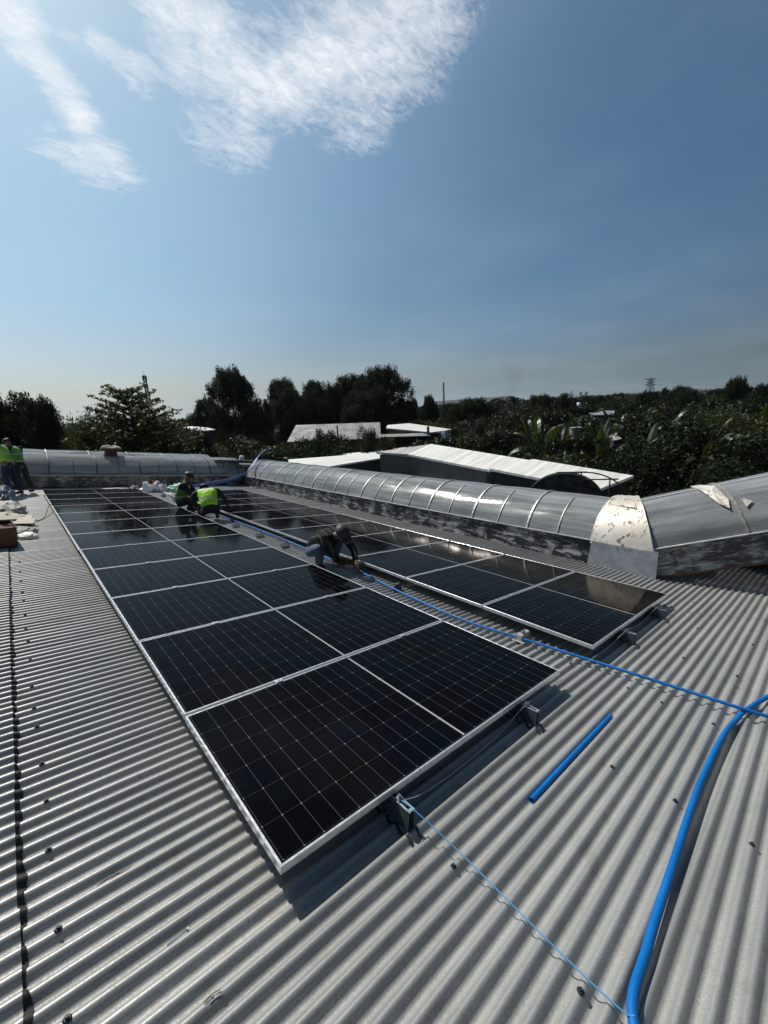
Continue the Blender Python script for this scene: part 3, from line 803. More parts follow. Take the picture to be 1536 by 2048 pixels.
def crumple(name, mw, size, m, label, cat, seed, amp=.45, sub=4, group=None):
    bm = bmesh.new(); bmesh.ops.create_icosphere(bm, subdivisions=sub, radius=1)
    from mathutils import noise as mn
    off = Vector((seed * 3.1, seed * 1.7, seed * .9))
    for v in bm.verts:
        d = v.co.normalized()
        n = mn.noise(d * 1.6 + off) * .5 + abs(mn.noise(d * 4.2 + off)) * .55 - abs(mn.noise(d * 9 + off)) * .25
        v.co = d * (1 + amp * n)
        v.co = Vector((v.co.x * size[0], v.co.y * size[1], max(-.2, v.co.z) * size[2] + .2 * size[2]))
    return tag(obj(name, bm, m, None, mw, smooth=True, angle=38), label, cat, group)
crumple('cloth', RM(2.1, 16.42, CT + HW + .90), (.30, .24, .10), CARD2, 'pale crumpled cloth on top of the box on the far rooflight', 'cloth', 3)
pipe('tie_rope', [(.75, 16.5, CT + 1.10), (1.5, 16.45, CT + 1.16), (1.95, 16.4, CT + 1.26)], .012, CARD2, 'pale rope stretched left from the box on the far rooflight', 'rope')
pipe('tie_rope', [(2.25, 16.4, CT + 1.26), (2.6, 16.45, CT + 1.14), (2.9, 16.5, CT + 1.10)], .012, CARD2, 'pale rope stretched right from the box on the far rooflight', 'rope')

# plastic wraps by the far end of the gap
crumple('plastic_wrap', RM(2.66, 13.9, CT), (.17, .16, .24), PLASTW, 'white crumpled plastic wrap, left one by the far end of the gap', 'plastic wrap', 1, .8)
crumple('plastic_wrap', RM(3.02, 13.9, CT), (.20, .17, .24), mat('white_wrap_b', (.62, .63, .66), .3, nscale=9), 'white crumpled plastic wrap beside the green bag at the far end of the gap', 'plastic wrap', 2, .8)
crumple('plastic_bag', RM(3.62, 13.9, CT), (.34, .2, .22), PLASTG, 'pale green plastic bag lying at the far end of the gap', 'bag', 4, .7)
crumple('plastic_bag', RM(2.35, 14.2, CT), (.16, .14, .16), PLASTV, 'small dark grey bag by the far right corner of the left array', 'bag', 5, .6)
bm = bmesh.new(); box(bm, (0, 0, .10), (.22, .10, .06)); box(bm, (0, .03, .22), (.24, .05, .18), bev=.01)
tag(obj('tool_case', bm, mat('orange_brown', (.35, .10, .04), .6), None, RM(3.1, 14.6, CT, .2)), 'small upright carton behind the white wraps', 'carton')
bm = bmesh.new(); box(bm, (0, 0, .03), (.42, .16, .05), bev=.008)
tag(obj('hand_tool', bm, mat('orange_tool', (.38, .10, .05), .6), None, RM(3.05, 12.1, CT, 1.0)), 'orange flat tool lying in the gap beyond the kneeling workers', 'tool')
bm = bmesh.new(); box(bm, (0, 0, .05), (.06, 1.3, .05)); box(bm, (.05, 0, .02), (.05, 1.3, .03))
tag(obj('loose_rail', bm, ALU, None, RM(3.02, 12.6, CT, .03)), 'loose aluminium rail lying along the gap near the white wraps', 'rail')
crumple('plastic_sheet', RM(1.75, 13.75, .004), (.35, .06, .02), PLASTW, 'flat strip of white plastic on the farthest left panel', 'plastic sheet', 8, .3)

# clutter at the left edge: cartons, sacks
def carton(x, y, z, s, rz, label, m=CARD, flaps=True):
    root = empty('carton', RM(x, y, z, rz), label, 'carton')
    bm = bmesh.new(); t = .008
    for (c, d) in (((0, -s[1] / 2, s[2] / 2), (s[0], t, s[2])), ((0, s[1] / 2, s[2] / 2), (s[0], t, s[2])), ((-s[0] / 2, 0, s[2] / 2), (t, s[1] - 2 * t, s[2])), ((s[0] / 2, 0, s[2] / 2), (t, s[1] - 2 * t, s[2])), ((0, 0, t / 2), (s[0] - 2 * t, s[1] - 2 * t, t)), ((0, 0, s[2] * .8), (s[0] - 2 * t, s[1] - 2 * t, t))): box(bm, c, d)
    obj('side', bm, m, root)
    if flaps:
        for sx, sy, w in ((1, 0, .5), (0, 1, .4), (-1, 0, .5)):
            bm = bmesh.new()
            a = rt.uniform(-.5, .3)
            if sx:
                Mx = Matrix.Translation((sx * s[0] / 2, 0, s[2])) @ Matrix.Rotation(-sx * a, 4, 'Y'); box(bm, (sx * s[0] * w * .45, 0, .004), (s[0] * w * .9, s[1], .006), mw=Mx)
            else:
                Mx = Matrix.Translation((0, sy * s[1] / 2, s[2])) @ Matrix.Rotation(sy * a, 4, 'X'); box(bm, (0, sy * s[1] * w * .45, .004), (s[0], s[1] * w * .9, .006), mw=Mx)
            obj('flap', bm, m, root)
    return root
ZL = CT + .0125
carton(-.86, 7.28, CT + .014, (.40, .75, .30), .08, 'large dark brown open carton at the left edge beside the roof', mat('dark_card', (.085, .036, .018), .85, nscale=5, namp=.3), flaps=False)
carton(-.90, 8.35, CT + .014, (.55, .5, .16), -.1, 'low carton with pale flaps behind the large brown carton', CARD2)
crumple('cement_sack', RM(-.56, 7.95, CT), (.20, .22, .12), TARP, 'grey-green folded tarpaulin lying beside the cartons', 'tarpaulin', 11, .5)
crumple('plastic_bag', RM(-.50, 7.62, CT), (.13, .14, .085), mat('white_bag', (.62, .62, .60), .5), 'small white tied bag lying in front of the folded tarpaulin', 'bag', 12, .35)
crumple('tarpaulin', RM(-.78, 9.3, CT), (.34, .4, .16), CARD2, 'pale creased sheet spread over the clutter at the left', 'sheet', 13, .5)
crumple('tarpaulin', RM(-.72, 10.6, CT), (.28, .5, .20), mat('sack_paper', (.26, .26, .235), .7, nscale=7, namp=.3), 'pile of creamy paper sacks at the left edge', 'sacks', 14, .6)
crumple('tarpaulin', RM(-.80, 12.2, CT), (.24, .42, .34), PLASTV, 'tall heap of glossy grey plastic sheeting before the standing workers', 'plastic sheeting', 15, .6)
bm = bmesh.new(); box(bm, (0, 0, .012), (.52, .6, .014), rz=.2); box(bm, (.05, .03, .03), (.45, .5, .012), rz=-.15)
tag(obj('cardboard_sheet', bm, CARD2, None, RM(-.66, 9.0, CT + .10, .1)), 'flattened pale cardboard sheets on the left clutter', 'cardboard')
bm = bmesh.new(); tube(bm, [(0, 0, 0), (-.02, .02, .95)], [.05, .045], 10)
tag(obj('post', bm, BLACK, None, RM(-.86, 7.9, CT)), 'dark upright post standing among the cartons at the left edge', 'post')

# ------------------------------------------------------------------ people
def skin(name, J, E, m, parent, sub=2):
    names = list(J); idx = {k: i for i, k in enumerate(names)}
    me = bpy.data.meshes.new(name)
    me.from_pydata([J[k][0] for k in names], [(idx[a], idx[c]) for a, c in E], [])
    o = bpy.data.objects.new(name, me); COL.objects.link(o)
    sk = o.modifiers.new('s', 'SKIN'); sk.use_smooth_shade = True
    dat = me.skin_vertices[0].data
    for i, k in enumerate(names):
        r = J[k][1]
        dat[i].radius = (r, r) if not isinstance(r, tuple) else r
        dat[i].use_root = (i == 0)
    ss = o.modifiers.new('u', 'SUBSURF'); ss.levels = sub; ss.render_levels = sub
    dg = bpy.context.evaluated_depsgraph_get(); dg.update()
    me2 = bpy.data.meshes.new_from_object(o.evaluated_get(dg)); me2.name = name
    bpy.data.objects.remove(o)
    me2.materials.clear()
    return link(name, me2, m, parent)
def V(*a): return Vector(a)
SKIN = mat('skin', (.20, .11, .07), .6, nscale=12, namp=.15)
HAIR = mat('black_hair', (.01, .01, .01), .6)
def chain(names): return [(names[i], names[i + 1]) for i in range(len(names) - 1)]
def person(mw, label, pose, top, trousers, vest=None, hat=None, bulk=1.0):
    root = empty('person', mw, label, 'person')
    p = {k: Vector(v) for k, v in pose.items()}
    pel, ch, nk, hd = p['pelvis'], p['chest'], p['neck'], p['head']
    fwd = p['face'].normalized()
    up = (hd - nk); up = (up - fwd * up.dot(fwd)).normalized(); side = up.cross(fwd).normalized()
    J = {'pelvis': (pel, .095), 'belly': (pel.lerp(ch, .5), .095), 'chest': (ch, .11), 'neckb': (nk, .055), 'neckt': (nk.lerp(hd, .42), .047),
         'headl': (hd - up * .035, .068), 'headm': (hd + up * .02, .082), 'headt': (hd + up * .075, .066), 'chin': (hd - up * .065 + fwd * .055, .030), 'nose': (hd - up * .005 + fwd * .085, .014)}
    E = chain(['pelvis', 'belly', 'chest', 'neckb', 'neckt', 'headl', 'headm', 'headt']) + [('headl', 'chin'), ('headm', 'nose')]
    for s in 'lr':
        sh, el, ha = p['sh' + s], p['el' + s], p['ha' + s]
        J['sh' + s] = (sh, .055); J['el' + s] = (el, .040); J['wr' + s] = (el.lerp(ha, .86), .027); J['pm' + s] = (ha, (.036, .022))
        E += [('chest', 'sh' + s), ('sh' + s, 'el' + s), ('el' + s, 'wr' + s), ('wr' + s, 'pm' + s)]
        hp, kn, an, to = p['hp' + s], p['kn' + s], p['an' + s], p['to' + s]
        J['hp' + s] = (hp, .085); J['kn' + s] = (kn, .058); J['an' + s] = (an, .038); J['to' + s] = (to, .035)
        E += [('pelvis', 'hp' + s), ('hp' + s, 'kn' + s), ('kn' + s, 'an' + s), ('an' + s, 'to' + s)]
        # fingers: curled away from the forearm
        d = (ha - el).normalized(); dn = Vector((0, 0, -1)); lat = d.cross(dn)
        if lat.length < .2: lat = d.cross(fwd)
        lat.normalize(); cur = lat.cross(d).normalized()
        if cur.z > 0: cur = -cur
        for i in range(4):
            b0 = ha + lat * (-.027 + .018 * i) + d * .025
            l = (.034, .040, .037, .028)[i]
            f1 = b0 + d * l + cur * .008; f2 = f1 + (d * .5 + cur * .8).normalized() * l * .8
            J['f%s%da' % (s, i)] = (f1, .0095); J['f%s%db' % (s, i)] = (f2, .0082)
            E += [('pm' + s, 'f%s%da' % (s, i)), ('f%s%da' % (s, i), 'f%s%db' % (s, i))]
        t1 = ha - lat * (.04 if s == 'l' else -.04) + cur * .01; t2 = t1 + (d * .8 + cur * .5).normalized() * .035
        J['t%sa' % s] = (t1, .011); J['t%sb' % s] = (t2, .009); E += [('pm' + s, 't%sa' % s), ('t%sa' % s, 't%sb' % s)]
    skin('body', J, E, SKIN, root)
    # trousers
    J = {'pelvis': (pel, .105), 'waist': (pel.lerp(ch, .25), .115)}; E = [('pelvis', 'waist')]
    for s in 'lr':
        hp, kn, an = p['hp' + s], p['kn' + s], p['an' + s]
        J['hp' + s] = (hp, .086); J['th' + s] = (hp.lerp(kn, .55), .090); J['kn' + s] = (kn, .075); J['ca' + s] = (kn.lerp(an, .5), .068); J['cu' + s] = (kn.lerp(an, .93), .060)
        E += chain(['pelvis', 'hp' + s, 'th' + s, 'kn' + s, 'ca' + s, 'cu' + s])
    skin('trousers', J, E, trousers, root)
    # jacket or shirt
    J = {'hem': (pel.lerp(ch, -.03), .132 * bulk), 'belly': (pel.lerp(ch, .5), .128 * bulk), 'chest': (ch, .145 * bulk), 'upper': (ch.lerp(nk, .6), .115 * bulk), 'collar': (nk.lerp(hd, .12), .062)}
    E = chain(['hem', 'belly', 'chest', 'upper', 'collar'])
    for s in 'lr':
        sh, el, ha = p['sh' + s], p['el' + s], p['ha' + s]
        J['sh' + s] = (sh, .078); J['ua' + s] = (sh.lerp(el, .5), .066); J['el' + s] = (el, .056); J['cf' + s] = (el.lerp(ha, .78), .042)
        E += chain(['upper', 'sh' + s, 'ua' + s, 'el' + s, 'cf' + s])
    skin('jacket', J, E, top, root)
    if vest:
        J = {'hem': (pel.lerp(ch, .02), .155 * bulk), 'belly': (pel.lerp(ch, .5), .150 * bulk), 'chest': (ch, .165 * bulk), 'upper': (ch.lerp(nk, .55), .125 * bulk)}
        E = chain(['hem', 'belly', 'chest', 'upper'])
        for s in 'lr':
            J['sh' + s] = (nk.lerp(p['sh' + s], .72), .082); E.append(('upper', 'sh' + s))
        vo = skin('vest', J, E, vest, root)
    for s in 'lr':
        an, to = p['an' + s], p['to' + s]
        J = {'heel': (an + (an - to).normalized() * .03 - V(0, 0, .02), .045), 'mid': (an.lerp(to, .5) - V(0, 0, .005), .047), 'toe': (to, .040)}
        skin('shoe', J, chain(['heel', 'mid', 'toe']), BLACK, root)
    skin('hair', {'a': (hd + up * .03 - fwd * .03, .086), 'b': (hd + up * .085 - fwd * .005, .062)}, [('a', 'b')], HAIR, root)
    if hat:
        kind, hm = hat
        bm = bmesh.new()
        bmesh.ops.create_uvsphere(bm, u_segments=24, v_segments=14, radius=.104 if kind == 'cap' else .130)
        for v in list(bm.verts):
            if v.co.z < -.012: bm.verts.remove(v)
        for v in bm.verts: v.co.z *= (.86 if kind == 'cap' else 1.0); v.co.x *= 1.08
        if kind == 'cap':
            n = 10; pr = []
            for i in range(n + 1):
                a = -1.0 + 2.0 * i / n
                pr.append((bm.verts.new((.110 * math.cos(a), .10 * math.sin(a), .0)), bm.verts.new((.115 + .085 * math.cos(a * 1.2), .10 * math.sin(a), -.022))))
            for i in range(n): bm.faces.new((pr[i][0], pr[i][1], pr[i + 1][1], pr[i + 1][0]))
        else:
            n = 32; pr = []
            for i in range(n):
                a = 2 * PI * i / n; e = .03 + .03 * max(0, math.cos(a))
                pr.append((bm.verts.new((.145 * math.cos(a), .134 * math.sin(a), -.005)), bm.verts.new(((.145 + e) * math.cos(a), (.134 + e) * math.sin(a), -.016))))
            for i in range(n): bm.faces.new((pr[i][0], pr[i][1], pr[(i + 1) % n][1], pr[(i + 1) % n][0]))
            for q in range(3): box(bm, (0, (q - 1) * .04, .128 - abs(q - 1) * .008), (.2, .012, .012))
        ho = obj('cap' if kind == 'cap' else 'helmet', bm, hm, root, smooth=True, angle=50)
        sd = up.cross(fwd).normalized(); fw2 = sd.cross(up)
        Mh = Matrix(((fw2.x, sd.x, up.x, 0), (fw2.y, sd.y, up.y, 0), (fw2.z, sd.z, up.z, 0), (0, 0, 0, 1)))
        ho.matrix_local = Matrix.Translation(hd + up * .045) @ Mh @ Matrix.Rotation(R(8), 4, 'Y')
        so_ = ho.modifiers.new('t', 'SOLIDIFY'); so_.thickness = .004
    return root

def f_stripe(m, t, q, bs, oc):
    sp = q.n('ShaderNodeSeparateXYZ', ins={0: oc})
    fr = q.math('FRACT', q.math('MULTIPLY', q.math('ADD', sp.outputs[1], q.math('MULTIPLY', sp.outputs[0], .35)), 11))
    s = q.math('LESS_THAN', q.math('ABSOLUTE', q.math('SUBTRACT', fr, .5)), .06)
    t.links.new(q.mix(s, (.005, .005, .006), (.085, .072, .055)), bs.inputs['Base Color'])
STRIPE = mat('striped_cloth', rough=.85, spec=.2, fn=f_stripe)
def vestmat(name, c1, axis=2, freq=6.5, band=.10, off=0.0):
    def f(m, t, q, bs, oc):
        sp = q.n('ShaderNodeSeparateXYZ', ins={0: oc})
        fr = q.math('FRACT', q.math('ADD', q.math('MULTIPLY', sp.outputs[axis], freq), off))
        s = q.math('LESS_THAN', q.math('ABSOLUTE', q.math('SUBTRACT', fr, .5)), band)
        n = q.noise(oc, 9, 4, .6)
        c = q.mix(q.ramp(n, .3, .7), tuple(a * .75 for a in c1), c1)
        t.links.new(q.mix(s, c, (.42, .46, .36)), bs.inputs['Base Color'])
        bn = q.n('ShaderNodeBump', ins={'Strength': .7, 'Distance': .03, 'Height': q.noise(oc, 11, 3)})
        t.links.new(bn.outputs[0], bs.inputs['Normal'])
    return mat(name, rough=.6, fn=f)
JEANS = mat('blue_jeans', (.050, .075, .130), .85, nscale=14, namp=.3, bump=.6, bscale=18)
NAVY = mat('navy_trousers', (.014, .02, .05), .85, nscale=10)
DARKC = mat('dark_cloth', (.018, .022, .026), .85, nscale=10, bump=.5, bscale=14)
GREYCL = mat('grey_cloth', (.10, .115, .12), .85, nscale=10, bump=.5, bscale=14)
BLK = mat('black_cap', (.022, .022, .027), .6)

# facing = local +x ; left = +y
def face_m(x, y, ang, z=CT): return MR @ Matrix.Translation((x, y, z)) @ Matrix.Rotation(-TILT, 4, 'Y') @ Matrix.Rotation(ang, 4, 'Z')
squatC = dict(pelvis=(-.23, 0, .22), chest=(.10, 0, .45), neck=(.32, 0, .52), head=(.44, -.01, .565), face=(.78, .05, -.62),
    shl=(.24, .17, .49), shr=(.24, -.17, .49), ell=(.44, .20, .28), elr=(.46, -.18, .27), hal=(.62, .06, .12), har=(.60, -.07, .12),
    hpl=(-.19, .09, .20), hpr=(-.19, -.09, .20), knl=(.16, .20, .39), knr=(.18, -.21, .37), anl=(.06, .15, .075), anr=(.08, -.16, .075), tol=(.22, .17, .035), tor=(.24, -.18, .035))
person(face_m(2.72, 3.72, -PI / 2 + .12), 'person in striped dark jacket, blue jeans and dark cap squatting over the blue pipe', squatC, STRIPE, JEANS, None, ('cap', BLK), bulk=1.24)
squatA = dict(pelvis=(-.20, 0, .30), chest=(.05, 0, .57), neck=(.23, 0, .65), head=(.37, .0, .64), face=(.7, 0, -.7),
    shl=(.14, .25, .60), shr=(.14, -.25, .60), ell=(.36, .28, .42), elr=(.36, -.38, .40), hal=(.55, .16, .12), har=(.52, -.46, .18),
    hpl=(-.16, .11, .25), hpr=(-.16, -.11, .25), knl=(.16, .20, .32), knr=(.16, -.20, .32), anl=(.0, .14, .075), anr=(.0, -.14, .075), tol=(.16, .15, .035), tor=(.16, -.16, .035))
person(face_m(2.62, 8.05, PI / 2 - .22), 'person in bright yellow-green vest crouching bent over with back to the camera', squatA, DARKC, mat('black_trousers', (.008, .008, .011), .85),
       vestmat('vest_yellow', (.42, .85, .03), 2, 6.2, .09, .1), ('cap', mat('blue_cap', (.02, .03, .10), .6)), bulk=1.28)
kneelB = dict(pelvis=(-.18, 0, .28), chest=(-.02, 0, .60), neck=(.05, 0, .76), head=(.13, 0, .87), face=(.9, 0, -.42),
    shl=(.03, .18, .70), shr=(.03, -.18, .70), ell=(.16, .22, .46), elr=(.20, -.22, .46), hal=(.38, .10, .34), har=(.38, -.10, .32),
    hpl=(-.14, .10, .26), hpr=(-.14, -.10, .26), knl=(.22, .16, .36), knr=(.22, -.16, .36), anl=(.02, .13, .075), anr=(.02, -.13, .075), tol=(.18, .14, .035), tor=(.18, -.14, .035))
person(face_m(2.50, 9.2, -.55), 'person in black cap and green-and-white vest kneeling upright, seen in profile', kneelB, DARKC, DARKC,
       vestmat('vest_green', (.10, .30, .07), 2, 5.0, .12, .35), ('cap', BLK))
stand = dict(pelvis=(-.02, 0, .88), chest=(.02, 0, 1.18), neck=(.06, 0, 1.37), head=(.12, 0, 1.49), face=(.85, 0, -.5),
    shl=(.04, .18, 1.31), shr=(.04, -.18, 1.31), ell=(.10, .25, 1.05), elr=(.08, -.25, 1.05), hal=(.30, .16, .92), har=(.28, -.16, .92),
    hpl=(-.02, .10, .86), hpr=(-.02, -.10, .86), knl=(.04, .12, .47), knr=(-.02, -.12, .47), anl=(-.02, .13, .08), anr=(-.10, -.13, .08), tol=(.13, .15, .035), tor=(.05, -.16, .035))
person(face_m(-.58, 13.9, PI - .45), 'person standing at the left edge in a yellow helmet, bright green vest and navy trousers', stand, GREYCL, NAVY,
       vestmat('vest_lime', (.30, .62, .03), 2, 4.6, .10, .2), ('helmet', mat('yellow_helmet', (.62, .38, .10), .35)))
stand2 = {k: (v[0] + (v[2] * .02 if v[2] > .9 else 0), v[1], v[2] * .965) if k != 'face' else v for k, v in stand.items()}
person(face_m(-.32, 14.35, PI - .75), 'person standing second from the left edge in a darker green vest and black trousers', stand2, DARKC, DARKC,
       vestmat('vest_dullgreen', (.14, .40, .06), 2, 4.6, .10, .3), ('cap', BLK))

# ------------------------------------------------------------------ vegetation
def leafmat(name, c, c2, rough=.45, trans=.25, spec=.22):
    def f(m, t, q, bs, oc):
        g = q.n('ShaderNodeNewGeometry')
        oi = q.n('ShaderNodeObjectInfo').outputs['Random']
        n = q.noise(oc, .9, 3); rnd = g.outputs['Random Per Island']
        fa = q.math('ADD', q.math('MULTIPLY', rnd, .7), q.math('MULTIPLY', oi, .3))
        col = q.mix(fa, c, c2)
        t.links.new(col, bs.inputs['Base Color'])
        tl = q.n('ShaderNodeBsdfTranslucent', ins={0: q.mix(.5, col, (.16, .22, .03))})
        mx = q.n('ShaderNodeMixShader', ins={0: trans, 1: bs.outputs[0], 2: tl.outputs[0]})
        t.links.new(mx.outputs[0], t.nodes['Material Output'].inputs[0])
    return mat(name, rough=rough, spec=spec, fn=f)
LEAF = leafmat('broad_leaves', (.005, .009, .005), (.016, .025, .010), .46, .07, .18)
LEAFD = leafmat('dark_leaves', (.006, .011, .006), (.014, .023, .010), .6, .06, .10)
LEAFY = leafmat('yellow_green_leaves', (.014, .024, .007), (.040, .050, .012), .5, .18)
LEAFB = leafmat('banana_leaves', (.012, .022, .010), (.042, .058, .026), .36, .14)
BARK = mat('bark', (.07, .055, .045), .9, nscale=6, namp=.3)
def leaves(rng, cent, n, spread, size, flat=0.0, asp=.5):
    """n pointed leaves scattered round each centre -> verts, quads"""
    C = np.repeat(np.asarray(cent), n, 0)
    d = rng.normal(size=C.shape); d /= np.linalg.norm(d, axis=1)[:, None]
    C = C + d * (rng.uniform(0, 1, (len(C), 1)) ** .5) * np.asarray(spread)
    a = rng.normal(size=C.shape); a[:, 2] *= (1 - flat); a[:, 2] -= .25; a /= np.linalg.norm(a, axis=1)[:, None]
    up = rng.normal(size=C.shape) * .6 + d * .5; up[:, 2] += .6 + flat
    bb = np.cross(a, up); bb /= np.linalg.norm(bb, axis=1)[:, None] + 1e-9
    s = size * rng.uniform(.6, 1.3, (len(C), 1))
    V4 = np.stack([C - a * s, C + bb * s * asp * .9 - a * s * .1, C + a * s, C - bb * s * asp * .9 - a * s * .1], 1).reshape(-1, 3)
    F = np.arange(len(V4)).reshape(-1, 4)
    return V4, F
def crown_centres(rng, n, blobs):
    out = []
    for _ in range(n):
        bx_, by_, bz_, rx, ry, rz_ = blobs[rng.randint(len(blobs))]
        d = rng.normal(size=3); d /= np.linalg.norm(d); d[2] = d[2] if d[2] > -.5 else -d[2] * .5
        r = rng.uniform(.55, 1.0) ** .6
        out.append((bx_ + d[0] * rx * r, by_ + d[1] * ry * r, bz_ + d[2] * rz_ * r))
    return np.array(out)
def limb_mesh(rng, trunk_h, tips, r0):
    bm = bmesh.new()
    tube(bm, spline([(0, 0, 0), (rng.uniform(-.02, .02), rng.uniform(-.02, .02), trunk_h * .5), (0, 0, trunk_h)], 3), [r0 * (1 - .05 * k) for k in range(7)], 8)
    for t in tips:
        z0 = trunk_h * rng.uniform(.6, 1.0)
        m = Vector((t[0] * .45, t[1] * .45, z0 + (t[2] - z0) * .6))
        tube(bm, spline([(0, 0, z0), m, t], 3), [r0 * .5 * (1 - .13 * k) for k in range(7)], 5)
    return bm
def tree_proto(name, seed, blobs, ncl, nper, spread, size, leafm, trunk_h=.4, r0=.022, flat=0., asp=.5):
    """unit tree: height 1, radius ~.5"""
    rng = np.random.RandomState(seed)
    c = crown_centres(rng, ncl, blobs)
    Vv, F = leaves(rng, c, nper, spread, size, flat, asp)
    top = np.percentile(Vv[:, 2], 99.6); rw = np.percentile(np.hypot(Vv[:, 0], Vv[:, 1]), 98)
    Vv[:, 2] /= top; Vv[:, :2] *= .5 / rw; c = c * np.array([.5 / rw, .5 / rw, 1 / top])
    Vv[:, 2] = np.maximum(Vv[:, 2], .02)
    root = empty(name)
    link('crown', npmesh('crown', Vv, F), leafm, root)
    obj('trunk', limb_mesh(rng, trunk_h, [tuple(q) for q in c[:12]], r0), BARK, root, smooth=True)
    reg(root); return root
rb = np.random.RandomState(7)
def rblobs(seed, n, h0, h1, rad, rb_):
    g = np.random.RandomState(seed); out = []
    for k in range(n):
        a = g.uniform(0, 2 * PI); r = rad * g.uniform(.2, 1); z = g.uniform(h0, h1); s = rb_ * g.uniform(.7, 1.25)
        out.append((r * math.cos(a), r * math.sin(a), z, s, s, s * .85))
    return out
PROT = {
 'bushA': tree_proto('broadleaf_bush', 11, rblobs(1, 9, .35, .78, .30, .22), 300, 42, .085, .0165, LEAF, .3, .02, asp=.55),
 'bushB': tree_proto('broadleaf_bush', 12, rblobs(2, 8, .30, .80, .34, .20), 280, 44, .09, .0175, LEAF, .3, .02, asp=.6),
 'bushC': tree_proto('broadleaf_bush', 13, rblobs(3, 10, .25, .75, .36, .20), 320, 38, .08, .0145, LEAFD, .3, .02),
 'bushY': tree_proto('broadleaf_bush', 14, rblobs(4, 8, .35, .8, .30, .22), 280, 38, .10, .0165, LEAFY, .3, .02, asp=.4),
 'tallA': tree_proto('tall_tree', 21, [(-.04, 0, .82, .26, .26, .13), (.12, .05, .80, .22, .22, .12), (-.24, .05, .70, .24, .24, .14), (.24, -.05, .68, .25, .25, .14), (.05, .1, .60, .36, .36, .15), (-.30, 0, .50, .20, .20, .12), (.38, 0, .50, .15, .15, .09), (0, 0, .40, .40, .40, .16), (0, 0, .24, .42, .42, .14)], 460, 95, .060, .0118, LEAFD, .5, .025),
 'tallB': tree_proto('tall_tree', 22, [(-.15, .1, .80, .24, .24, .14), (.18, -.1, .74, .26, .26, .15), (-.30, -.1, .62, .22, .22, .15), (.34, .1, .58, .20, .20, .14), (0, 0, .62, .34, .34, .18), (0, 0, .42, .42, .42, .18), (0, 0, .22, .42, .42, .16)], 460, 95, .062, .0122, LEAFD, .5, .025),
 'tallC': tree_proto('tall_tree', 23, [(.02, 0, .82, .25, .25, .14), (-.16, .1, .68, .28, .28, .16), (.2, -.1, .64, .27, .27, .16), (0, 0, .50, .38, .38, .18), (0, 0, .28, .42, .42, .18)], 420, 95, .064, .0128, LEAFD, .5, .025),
}
# layered tree with flat tiers
def tier_tree():
    rng = np.random.RandomState(31); root = empty('layered_tree')
    cs = []; bm = bmesh.new()
    tube(bm, [(0, 0, 0), (.005, 0, .5), (0, 0, .95)], [.018, .012, .005], 8)
    for k in range(19):
        z = .30 + .64 * k / 18; rad = .56 * (1 - ((z - .30) / .74) ** 1.7) + .05
        nb = 9 if k < 15 else 6
        for j in range(nb):
            a = 2 * PI * (j + rng.uniform(-.3, .3)) / nb + k * .8; L = rad * rng.uniform(.75, 1.12)
            rise = L * rng.uniform(.10, .26)
            tip = (L * math.cos(a), L * math.sin(a), z + rise)
            tube(bm, [(0, 0, z - .02), (tip[0] * .5, tip[1] * .5, z + rise * .35), tip], [.006, .004, .002], 5, caps=False)
            for q in np.linspace(.25, 1, int(4 + L * 14)):
                cs.append((tip[0] * q + rng.normal() * .008, tip[1] * q + rng.normal() * .008, z + rise * q * q + .010 + rng.normal() * .003))
    Vv, F = leaves(rng, np.array(cs), 17, (.034, .034, .010), .0125, .55, .5)
    link('crown', npmesh('crown', Vv, F), LEAFY2, root); obj('trunk', bm, BARK, root, smooth=True)
    return root
LEAFY2 = leafmat('layered_leaves', (.010, .018, .006), (.034, .046, .010), .5, .20)
# banana plant: arching blades
def banana_proto(seed):
    rng = np.random.RandomState(seed); root = empty('banana_plant'); bm = bmesh.new()
    for k in range(9):
        a = 2 * PI * k / 9 + rng.uniform(-.3, .3); L = rng.uniform(.42, .62); rise = rng.uniform(.35, 1.0); w = rng.uniform(.045, .068)
        d = Vector((math.cos(a), math.sin(a), 0)); sd = Vector((-math.sin(a), math.cos(a), 0)); prev = None; n = 9
        for i in range(n + 1):
            t = i / n
            c = Vector((0, 0, .48)) + d * L * (t * .95) * (1.1 - rise * .45) + Vector((0, 0, L * (rise * t * 1.15 - .75 * t * t * (1.25 - rise * .5))))
            ww = w * (math.sin(PI * min(1, t * .93 + .05)) ** .6) * (1 if i else .1)
            e1 = sd * ww + Vector((0, 0, .02 * w)); jag = rng.uniform(.75, 1.05)
            row = (bm.verts.new(c + sd * ww * jag - Vector((0, 0, ww * .35))), bm.verts.new(c), bm.verts.new(c - sd * ww * jag - Vector((0, 0, ww * .35))))
            if prev:
                bm.faces.new((prev[0], row[0], row[1], prev[1])); bm.faces.new((prev[1], row[1], row[2], prev[2]))
            prev = row
    obj('leaf_rosette', bm, LEAFB, root)
    bm = bmesh.new(); tube(bm, [(0, 0, 0), (.01, 0, .3), (0, 0, .52)], [.035, .03, .018], 10); obj('stem', bm, mat('banana_stem', (.09, .10, .05), .8), root, smooth=True)
    reg(root); return root
PROT['banA'] = banana_proto(3); PROT['banB'] = banana_proto(8)
